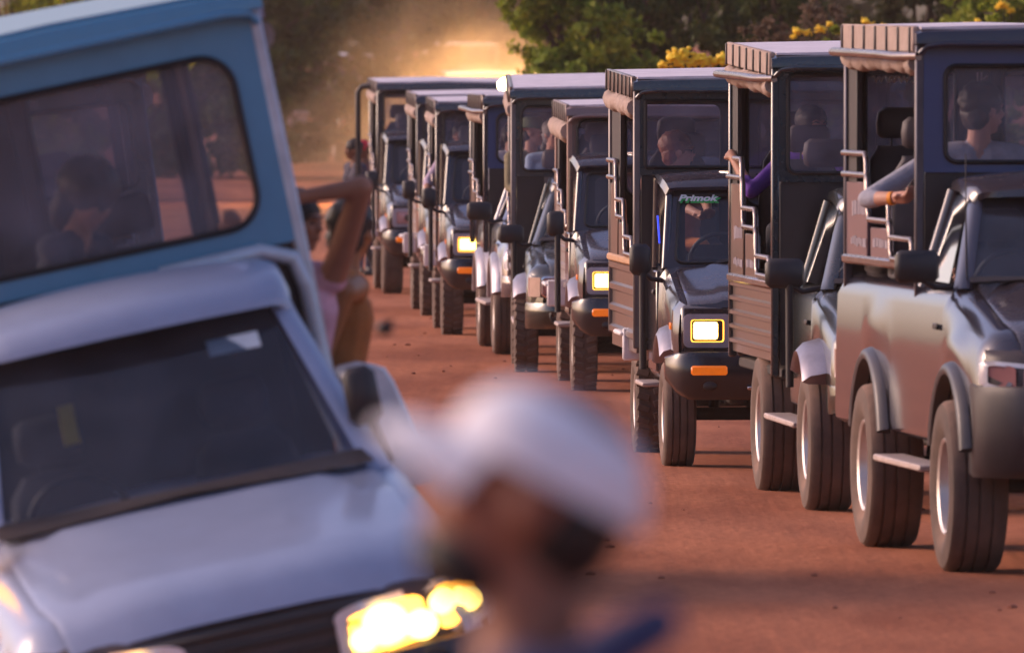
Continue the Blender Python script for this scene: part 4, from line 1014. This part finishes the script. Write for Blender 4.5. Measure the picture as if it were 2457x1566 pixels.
# first jeep: arm out of the side, phone in hand
sh = W(2250, 392, 57.3); el = W(2080, 478, 57.2); wr = W(2150, 474, 57.05)
p1 = person('passenger of the nearest jeep resting a grey-sleeved elbow on the rail', sh + Vector((.20, .10, -.45)), 4, lean=2, side=-2, head=125, s=1.1, arms={'r': (W(2152, 474, 57.0), el), 'l': (W(2320, 640, 56.9), None)}, shirt=cloth('pale_grey', (.34, .34, .40)), sleeve='half', skn=FAIR, group=GR, hair=('short', HAIRB), vox=.0095)
mb = MB(); d = (W(2195, 468, 57.0) - el).normalized(); c = W(2140, 476, 57.02); mb.tube([c - d * .012, c + d * .012], .037, 14); mb.build('wristband', mat('orange_band', (.85, .30, .02), .6), p1, 60)
ph = MB(); ph.box(W(2188, 450, 56.95), (.045, .012, .10), .005, Matrix.Rotation(R(35), 3, 'Y')); o = ph.build('phone', M_BLACK); tag(o, 'black phone held out at the side of the nearest jeep', 'phone')
p1b = person('shadowy passenger behind the front window of the nearest jeep', L(J1, .30, 3.2, 1.53), 0, head=-25, shirt=cloth('dark_plum', (.06, .04, .06)), skn=TAN, group=GR, hair=('short', HAIRB))
p2 = person('passenger of the dark green pickup gripping the rear rail, purple top', L(J2, -.42, 3.75, 1.55), -20, head=30, arms={'r': (L(J2, -.86, 4.15, 2.02), L(J2, -.80, 3.62, 1.82)), 'l': (L(J2, -.1, 3.3, 1.7), None)}, shirt=cloth('purple', (.10, .03, .30)), sleeve='half', skn=TAN, group=GR, hair=('long', HAIRB))
hp3 = W(1618, 362, 72.4)
p3 = person('short-haired auburn woman in glasses behind the front window, looking to the side', hp3 - Vector((0, 0, .67)), 12, head=96, arms={'l': (W(1700, 508, 71.7), None), 'r': (W(1672, 512, 71.7), None)}, shirt=cloth('rose', (.40, .16, .12)), pants=cloth('orange', (.62, .20, .06)), sleeve='half', skn=FAIR, group=GR, hair=('short', HAIRR), glasses=True, vox=.0095)
p5 = person('man in an olive brimmed hat behind the front window of the teal pickup', W(1274, 318, 95.6) - Vector((0, 0, .67)), 10, head=70, shirt=cloth('khaki', (.20, .17, .10)), skn=FAIR, group=GR, hair=('hat', cloth('olive', (.10, .13, .07))))
p5b = person('man in a pale blue shirt seated by the olive-hatted man', W(1326, 322, 94.9) - Vector((0, 0, .67)), 0, head=25, shirt=cloth('light_blue', (.32, .42, .55)), skn=FAIR, group=GR, hair=('short', HAIRG))
p6 = person('passenger in a white shirt and dark cap in the silver pickup', W(1226, 322, 101.0) - Vector((0, 0, .67)), 10, head=65, shirt=cloth('white', (.72, .70, .74)), skn=TAN, group=GR, hair=('cap', cloth('black_cap', (.03, .03, .035))))
p7 = person('passenger with a lavender striped sleeve hanging over the rail of the fourth-last jeep', L(J7, -.52, 2.4, 1.28), 0, head=-20, arms={'r': (L(J7, -.88, 2.05, 1.36), L(J7, -.87, 2.35, 1.48)), 'l': (L(J7, -.2, 2.0, 1.4), None)}, shirt=cloth('lavender', (.48, .38, .50)), sleeve='half', skn=TAN, group=GR, hair=('short', HAIRB))
# two people on foot beside the last jeep
def feet(px, Y, s=1.): return Vector(((px - CX) / F * Y, Y, gz((px - CX) / F * Y, Y) + .96 * s))
w1 = person('dark-clothed walker bareheaded at the side of the last jeep', feet(852, 136.5), -60, 'stride', head=-80, shirt=cloth('dark_tee', (.05, .045, .07)), pants=cloth('charcoal', (.03, .03, .035)), skn=BROWN, hair=('short', HAIRB))
w2 = person('walker in a red cap close behind the dark-clothed walker', feet(874, 138.5), 10, 'stride', head=-30, shirt=cloth('maroon', (.12, .05, .06)), pants=cloth('denim', (.03, .045, .10)), skn=BROWN, hair=('cap', cloth('red_cap', (.70, .03, .05))))
# people in and leaning out of the pale truck
t1 = person('passenger with big dark hair behind the window of the pale truck', W(165, 455, 43.1) - Vector((0, 0, .68)), 60, lean=4, head=55, head_tilt=-22, skn=TAN, hair=('bushy', HAIRB), shirt=cloth('ink', (.02, .022, .035)))
t2 = person('passenger leaning out of the pale truck with one bare arm raised', W(690, 560, 42.8) - Vector((0, 0, .62)), -25, lean=4, side=-4, head=60, arms={'l': (W(735, 470, 42.4), W(868, 448, 42.4)), 'r': (W(560, 560, 42.3), None)}, skn=TAN, sleeve='bare', hair=('short', HAIRB), shirt=cloth('pink', (.62, .36, .44)))
t3 = person('black-haired passenger in burnt orange at the side of the pale truck', W(800, 560, 43.9) - Vector((0, 0, .66)), -75, lean=-6, head=150, arms={'l': (W(782, 850, 43.5), W(830, 700, 43.5)), 'r': (W(700, 760, 44.1), None)}, skn=mat('skin_umber', (.30, .11, .035), .5), sleeve='bare', hair=('short', HAIRB), shirt=cloth('burnt_orange', (.34, .12, .03)))

# ---------------------------------------------------------------- beetle in the air
bc = W(923, 787, 30)
bt = MB(); bt.sphere((0, 0, 0), (.024, .018, .020), None, 14, 9); bt.sphere((-.019, 0, .002), (.008, .008, .007), None, 10, 7)
o = bt.build('flying_beetle', mat('beetle_black', (.02, .015, .012), .4), loc=bc); tag(o, 'dark blurred beetle flying above the road', 'beetle')
for sg in (-1, 1):
    MB().add([(0, 0, .01), (.012, sg * .03, .026), (.028, sg * .032, .022), (.018, sg * .004, .008)], [(0, 1, 2, 3)]).build('wing', mat('beetle_wing', (.06, .04, .03), .4), o)
    for k in range(3): MB().tube([(-.012 + k * .011, sg * .008, -.008), (-.014 + k * .013, sg * .018, -.014), (-.012 + k * .015, sg * .022, -.022)], .0015, 5).build('leg', mat('beetle_black', (.02, .015, .012)), o)

# ---------------------------------------------------------------- vegetation
BARK = mat('bark', (.10, .07, .05), .9, var=.3, bump=.6)
def leaves(clumps, n, size, seed, flat=.55):
    rng = np.random.default_rng(seed)
    wts = np.array([c[3] * c[5] for c in clumps]); wts = wts / wts.sum()
    P_, Nn = [], []
    for c, k in zip(clumps, (wts * n).astype(int)):
        ns = max(8, int(k / 55)); d = rng.normal(size=(ns, 3)); d /= np.linalg.norm(d, axis=1)[:, None]
        rad = rng.uniform(.55, 1.08, ns)[:, None]
        cen = np.array(c[:3]) + d * rad * np.array(c[3:6])
        idx = rng.integers(0, ns, k); sp = rng.uniform(.5, 1.2, ns)[idx][:, None]
        off = rng.normal(size=(k, 3)) * np.array([.16, .16, .13]) * min(1.6, c[3]) * .8 * sp
        P_.append(cen[idx] + off); Nn.append(d[idx] + rng.normal(size=(k, 3)) * .8 + np.array([0, 0, .35]))
    P_ = np.concatenate(P_); N = np.concatenate(Nn); N /= np.linalg.norm(N, axis=1)[:, None]
    k = len(P_); t = np.cross(N, rng.normal(size=(k, 3))); t /= np.linalg.norm(t, axis=1)[:, None]; b = np.cross(N, t)
    s_ = size * rng.uniform(.6, 1.35, k)[:, None]
    v = np.empty((k, 4, 3)); v[:, 0] = P_ - t * s_; v[:, 1] = P_ + b * s_ * flat; v[:, 2] = P_ + t * s_ + N * s_ * .15; v[:, 3] = P_ - b * s_ * flat
    keep = v[:, :, 2].min(axis=1) > -.2
    v = v[keep]; k = len(v)
    me = bpy.data.meshes.new('crown'); me.vertices.add(k * 4); me.vertices.foreach_set('co', v.reshape(-1))
    me.loops.add(k * 4); me.loops.foreach_set('vertex_index', np.arange(k * 4)); me.polygons.add(k); me.polygons.foreach_set('loop_start', np.arange(k) * 4); me.polygons.foreach_set('loop_total', np.full(k, 4))
    me.update(); me.validate(); return me
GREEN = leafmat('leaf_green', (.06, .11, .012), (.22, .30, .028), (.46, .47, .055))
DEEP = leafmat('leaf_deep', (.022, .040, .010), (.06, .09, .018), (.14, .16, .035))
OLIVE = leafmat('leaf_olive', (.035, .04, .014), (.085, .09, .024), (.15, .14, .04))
DRY = leafmat('leaf_dry', (.07, .05, .03), (.16, .105, .06), (.26, .17, .10))
def tree(name, label, cat, x, y, clumps, n, size, m, seed, group=None, stems=5):
    """clumps relative to the foot of the plant"""
    z = gz(x, y); root = empty(name, (x, y, z)); tag(root, label, cat, group)
    rng = random.Random(seed); mb = MB()
    hgt = max(c[2] for c in clumps)
    mb.tube([(0, 0, -.1), (.05, 0, hgt * .2), (-.04, .04, hgt * .45), (.03, 0, hgt * .8)], .1, 8, rs=[.16, .12, .09, .03])
    for i, c in enumerate(clumps):
        a = (0.02, 0, hgt * rng.uniform(.12, .4)); b = c[:3]
        mb.tube([a, (b[0] * .5 + rng.uniform(-.1, .1), b[1] * .5, (a[2] + b[2]) / 2 + .15), b], .05, 6, rs=[.07, .045, .015])
        for q in range(3): mb.tube([b, (b[0] + rng.uniform(-1, 1) * c[3] * .8, b[1] + rng.uniform(-1, 1) * c[4] * .8, b[2] + rng.uniform(-.2, 1) * c[5] * .8)], .015, 5, rs=[.018, .005])
    mb.build('trunk', BARK, root, 60)
    link('crown', leaves(clumps, n, size, seed), root).data.materials.append(m)
    return root
def blob(w_, h_, d_, n, seed, z0=.25):
    rng = random.Random(seed); out = []
    for i in range(n):
        z = z0 + (h_ - z0) * (i + rng.random()) / n; x = rng.uniform(-.5, .5) * w_ * (1 if z < h_ * .6 else .8)
        out.append((x, rng.uniform(-.5, .5) * d_, z, rng.uniform(.6, .95) * w_ / 3.2, rng.uniform(.5, .8) * d_ / 3 + .2, rng.uniform(.5, .8) * h_ / 4.5))
    return out
def at(px, Y): return (px - CX) / F * Y
# right-hand side of the road, from the gap outwards
specs = [
 ('leafy_tree', 'bright green bush standing at the right of the dusty gap', 1390, 142, 1.9, 4.6, 1.6, 18, 44200, 0.052, GREEN),
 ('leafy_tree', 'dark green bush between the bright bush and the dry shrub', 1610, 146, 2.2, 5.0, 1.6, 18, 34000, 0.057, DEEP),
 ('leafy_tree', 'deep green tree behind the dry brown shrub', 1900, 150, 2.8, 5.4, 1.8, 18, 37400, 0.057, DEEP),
 ('leafy_tree', 'olive tree behind the roof of the nearest jeep', 2230, 146, 2.6, 5.2, 1.8, 18, 34000, 0.057, OLIVE),
 ('leafy_tree', 'green tree at the top right corner of the picture', 2500, 140, 2.4, 4.8, 1.6, 18, 27200, 0.057, GREEN),
 ('dry_shrub', 'dry brown shrub above the roof of the dark green pickup', 1880, 120, 1.15, 3.15, .9, 14, 20000, .03, DRY),
]
for i, (nm_, lb_, px, Y, w_, h_, d_, nc, n, sz, m_) in enumerate(specs):
    tree(nm_, lb_, 'shrub' if 'shrub' in nm_ else 'tree', at(px, Y), Y, blob(w_, h_, d_, nc, 20 + i), n, sz, m_, 40 + i, None if 'shrub' in nm_ else 'trees along the right of the road')
# flowering shrubs: each flower head is a part
PETAL = mat('petal_yellow', (.95, .62, .015), .6, var=.15)
def flower_mesh(seed):
    rng = random.Random(seed); mb = MB(); mb.sphere((0, 0, 0), (.06, .06, .045), None, 9, 6)
    for q in range(16):
        c = Vector((rng.uniform(-.07, .07), rng.uniform(-.07, .07), rng.uniform(-.05, .05)))
        mb.sphere(c, (.024, .024, .018), None, 7, 5)
    return mb.mesh('flower', PETAL, 80)
FM = [flower_mesh(i) for i in range(4)]
def flowering(label, px, Y, h, pts, seed):
    x = at(px, Y); root = tree('flowering_shrub', label, 'shrub', x, Y, blob(.9, h, .6, 7, seed), 5000, .035, GREEN, seed + 5, 'yellow flowering shrubs')
    for i, (fx, fy, sc_) in enumerate(pts):
        p = W(fx, fy, Y - .35); o = link('flower', FM[i % 4], root, (p.x - x, -.35, p.z - gz(x, Y))); o.scale = (sc_,) * 3; o.rotation_euler = (0, 0, i)
        MB().tube([(p.x - x, -.35, p.z - gz(x, Y) - .02), ((p.x - x) * .8, -.15, p.z - gz(x, Y) - .35), (0, 0, h * .5)], .006, 5).build('stalk', mat('stalk_green', (.06, .09, .02), .7), root)
flowering('shrub with big yellow flower heads rising behind the boxy jeep roof', 1650, 112, 2.3, [(1613, 138, 1.15), (1640, 128, 1.2), (1630, 150, 1), (1678, 142, 1.1), (1690, 150, .9), (1660, 152, .8), (1735, 140, 1.1), (1752, 150, 1.), (1715, 148, .9), (1590, 156, .8)], 60)
flowering('shrub with small yellow flowers beside the dry brown shrub', 1975, 114, 2.85, [(1910, 75, .7), (1935, 78, .6), (1972, 70, .75), (1990, 58, .5), (1905, 88, .5)], 62)
flowering('shrub with yellow flowers above the nearest jeep, left one', 2100, 116, 3.0, [(2075, 52, .7), (2090, 60, .6), (2122, 62, .5)], 64)
flowering('shrub with yellow flowers at the top right corner', 2400, 116, 3.3, [(2345, 52, .6), (2322, 58, .45), (2410, 12, .8), (2425, 25, .6), (2395, 18, .5), (2350, 70, .4)], 66)
# far left side of the road
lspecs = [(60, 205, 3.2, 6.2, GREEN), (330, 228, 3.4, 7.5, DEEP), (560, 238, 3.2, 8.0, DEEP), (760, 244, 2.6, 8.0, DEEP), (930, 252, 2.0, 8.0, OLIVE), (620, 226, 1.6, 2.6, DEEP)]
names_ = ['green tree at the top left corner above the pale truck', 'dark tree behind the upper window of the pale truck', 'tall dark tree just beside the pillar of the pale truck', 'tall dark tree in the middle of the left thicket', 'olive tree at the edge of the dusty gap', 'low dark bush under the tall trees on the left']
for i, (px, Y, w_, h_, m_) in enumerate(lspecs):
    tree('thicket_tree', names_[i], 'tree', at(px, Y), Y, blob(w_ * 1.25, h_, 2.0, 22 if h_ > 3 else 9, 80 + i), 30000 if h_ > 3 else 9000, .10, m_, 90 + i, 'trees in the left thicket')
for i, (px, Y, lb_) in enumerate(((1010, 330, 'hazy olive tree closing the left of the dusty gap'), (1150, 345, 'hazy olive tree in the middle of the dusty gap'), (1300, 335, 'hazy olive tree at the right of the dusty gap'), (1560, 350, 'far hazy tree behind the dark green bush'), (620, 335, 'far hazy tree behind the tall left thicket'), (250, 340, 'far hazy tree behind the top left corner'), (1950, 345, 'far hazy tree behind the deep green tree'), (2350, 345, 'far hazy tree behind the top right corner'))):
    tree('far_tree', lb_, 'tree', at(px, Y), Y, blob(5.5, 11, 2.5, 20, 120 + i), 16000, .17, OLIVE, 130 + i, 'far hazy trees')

# ---------------------------------------------------------------- far vehicles in the dust
def far_jeep(label, px, Y, yaw, lit):
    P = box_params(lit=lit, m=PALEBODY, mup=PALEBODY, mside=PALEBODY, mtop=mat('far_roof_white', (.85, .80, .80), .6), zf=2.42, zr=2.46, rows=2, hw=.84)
    return jeep('dusty_jeep', label, 'boxy', at(px, Y), Y, yaw, P, group='jeeps lost in the far dust')
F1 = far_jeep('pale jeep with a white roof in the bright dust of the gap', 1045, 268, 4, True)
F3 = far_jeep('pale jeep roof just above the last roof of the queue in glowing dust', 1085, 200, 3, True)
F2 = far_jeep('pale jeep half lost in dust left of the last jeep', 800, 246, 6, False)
b = MB(); b.box((0, 0, .55), (.62, .5, 1.1), .06); b.box((0, 0, 1.13), (.72, .6, .10), .03)
o = b.build('marker_block', mat('old_whitewash', (.52, .42, .38), .9, dust=.3), loc=(at(704, 243), 243, gz(at(704, 243), 243))); tag(o, 'pale stone marker block at the foot of the left thicket', 'marker')

# a grey jeep waiting behind the pale truck, seen through its windows
J10 = jeep('safari_jeep', 'grey safari jeep seen through the upper window of the pale truck', 'boxy', -3.05, 51.5, 4, box_params(hw=.86, zf=2.62, zr=2.66, wz0=2.0, wz1=2.42, lit=False, mup=SLATE, mtop=M_WHITE, m=SLATE), rot=(0, R(-8)), z0=gz(-2.25, 52) + .02)

# ---------------------------------------------------------------- dust in the gap and haze over the place
def volmat(name, col, dens, aniso=.3):
    m = bpy.data.materials.new(name); m.use_nodes = True; n, l = m.node_tree.nodes, m.node_tree.links
    n.remove(n['Principled BSDF']); v = n.new('ShaderNodeVolumePrincipled'); v.inputs['Color'].default_value = (*col, 1); v.inputs['Density'].default_value = dens; v.inputs['Anisotropy'].default_value = aniso
    l.new(v.outputs[0], n['Material Output'].inputs['Volume']); return m
def dustmat(name, col, dens):
    m = volmat(name, col, dens, .5); n, l = m.node_tree.nodes, m.node_tree.links; v = [q for q in n if q.type == 'PRINCIPLED_VOLUME'][0]
    tc = n.new('ShaderNodeTexCoord'); ln = n.new('ShaderNodeVectorMath'); ln.operation = 'LENGTH'; l.new(tc.outputs['Object'], ln.inputs[0])
    mr = n.new('ShaderNodeMapRange'); mr.interpolation_type = 'SMOOTHSTEP'; mr.inputs['From Min'].default_value = 1; mr.inputs['From Max'].default_value = .15; mr.inputs['To Max'].default_value = dens
    l.new(ln.outputs['Value'], mr.inputs['Value'])
    no = n.new('ShaderNodeTexNoise'); no.inputs['Scale'].default_value = 2.6; no.inputs['Detail'].default_value = 3; l.new(tc.outputs['Object'], no.inputs['Vector'])
    m2 = n.new('ShaderNodeMapRange'); m2.inputs['From Min'].default_value = .35; m2.inputs['From Max'].default_value = .65; m2.inputs['To Min'].default_value = .35; m2.inputs['To Max'].default_value = 1.5; l.new(no.outputs[0], m2.inputs['Value'])
    mu = n.new('ShaderNodeMath'); mu.operation = 'MULTIPLY'; l.new(mr.outputs[0], mu.inputs[0]); l.new(m2.outputs[0], mu.inputs[1]); l.new(mu.outputs[0], v.inputs['Density']); return m
for i, (px, Y, z, rx, ry, rz, dn) in enumerate(((1110, 225, 2.0, 3.6, 52, 3.2, .016), (1180, 192, 1.8, 2.4, 30, 2.0, .034), (880, 222, 1.1, 3.4, 34, 1.6, .014))):
    o = MB().sphere((0, 0, 0), 1, None, 32, 20).build('dust_cloud', dustmat('dust_%d' % i, (.97, .70, .42), dn), loc=(at(px, Y), Y, z), ang=180); o.scale = (rx, ry, rz)
    tag(o, ('dust cloud glowing in the gap behind the queue', 'denser dust close behind the end of the queue', 'thin dust at the left of the last jeep')[i], None, None, 'stuff')
hz = MB().box((0, 190, 7), (340, 460, 18)).build('haze', volmat('haze_air', (.92, .78, .66), .00020)); tag(hz, 'warm dusty evening haze', None, None, 'stuff')
for J, e in ((F1, 350.), (F3, 1500.)):  # bare point lamps added ahead of the far headlights to make the dust glow
    for sx in (-1, 1):
        ld = bpy.data.lights.new('dust_glow_lamp', 'POINT'); ld.energy = e; ld.color = (1, .66, .28); ld.shadow_soft_size = .15
        lo = bpy.data.objects.new('dust_glow_lamp', ld); C.objects.link(lo); lo.parent = J; lo.location = (sx * .55, -1.6, .9); pass

# a few clods of dry earth on the road
CLOD = mat('clod_earth', (.26, .085, .045), .95, var=.3, bump=.4)
crng = random.Random(11); mb = MB()
for i in range(140):
    Y = crng.uniform(48, 120); px = crng.uniform(900, 2457); x = at(px, Y); r_ = crng.uniform(.006, .02)
    mb.sphere((x, Y, gz(x, Y) + r_ * .3), (r_ * crng.uniform(.8, 1.6), r_ * crng.uniform(.8, 1.6), r_ * .7), None, 7, 5)
o = mb.build('gravel', CLOD); tag(o, 'small clods of earth scattered over the red road', None, None, 'stuff')
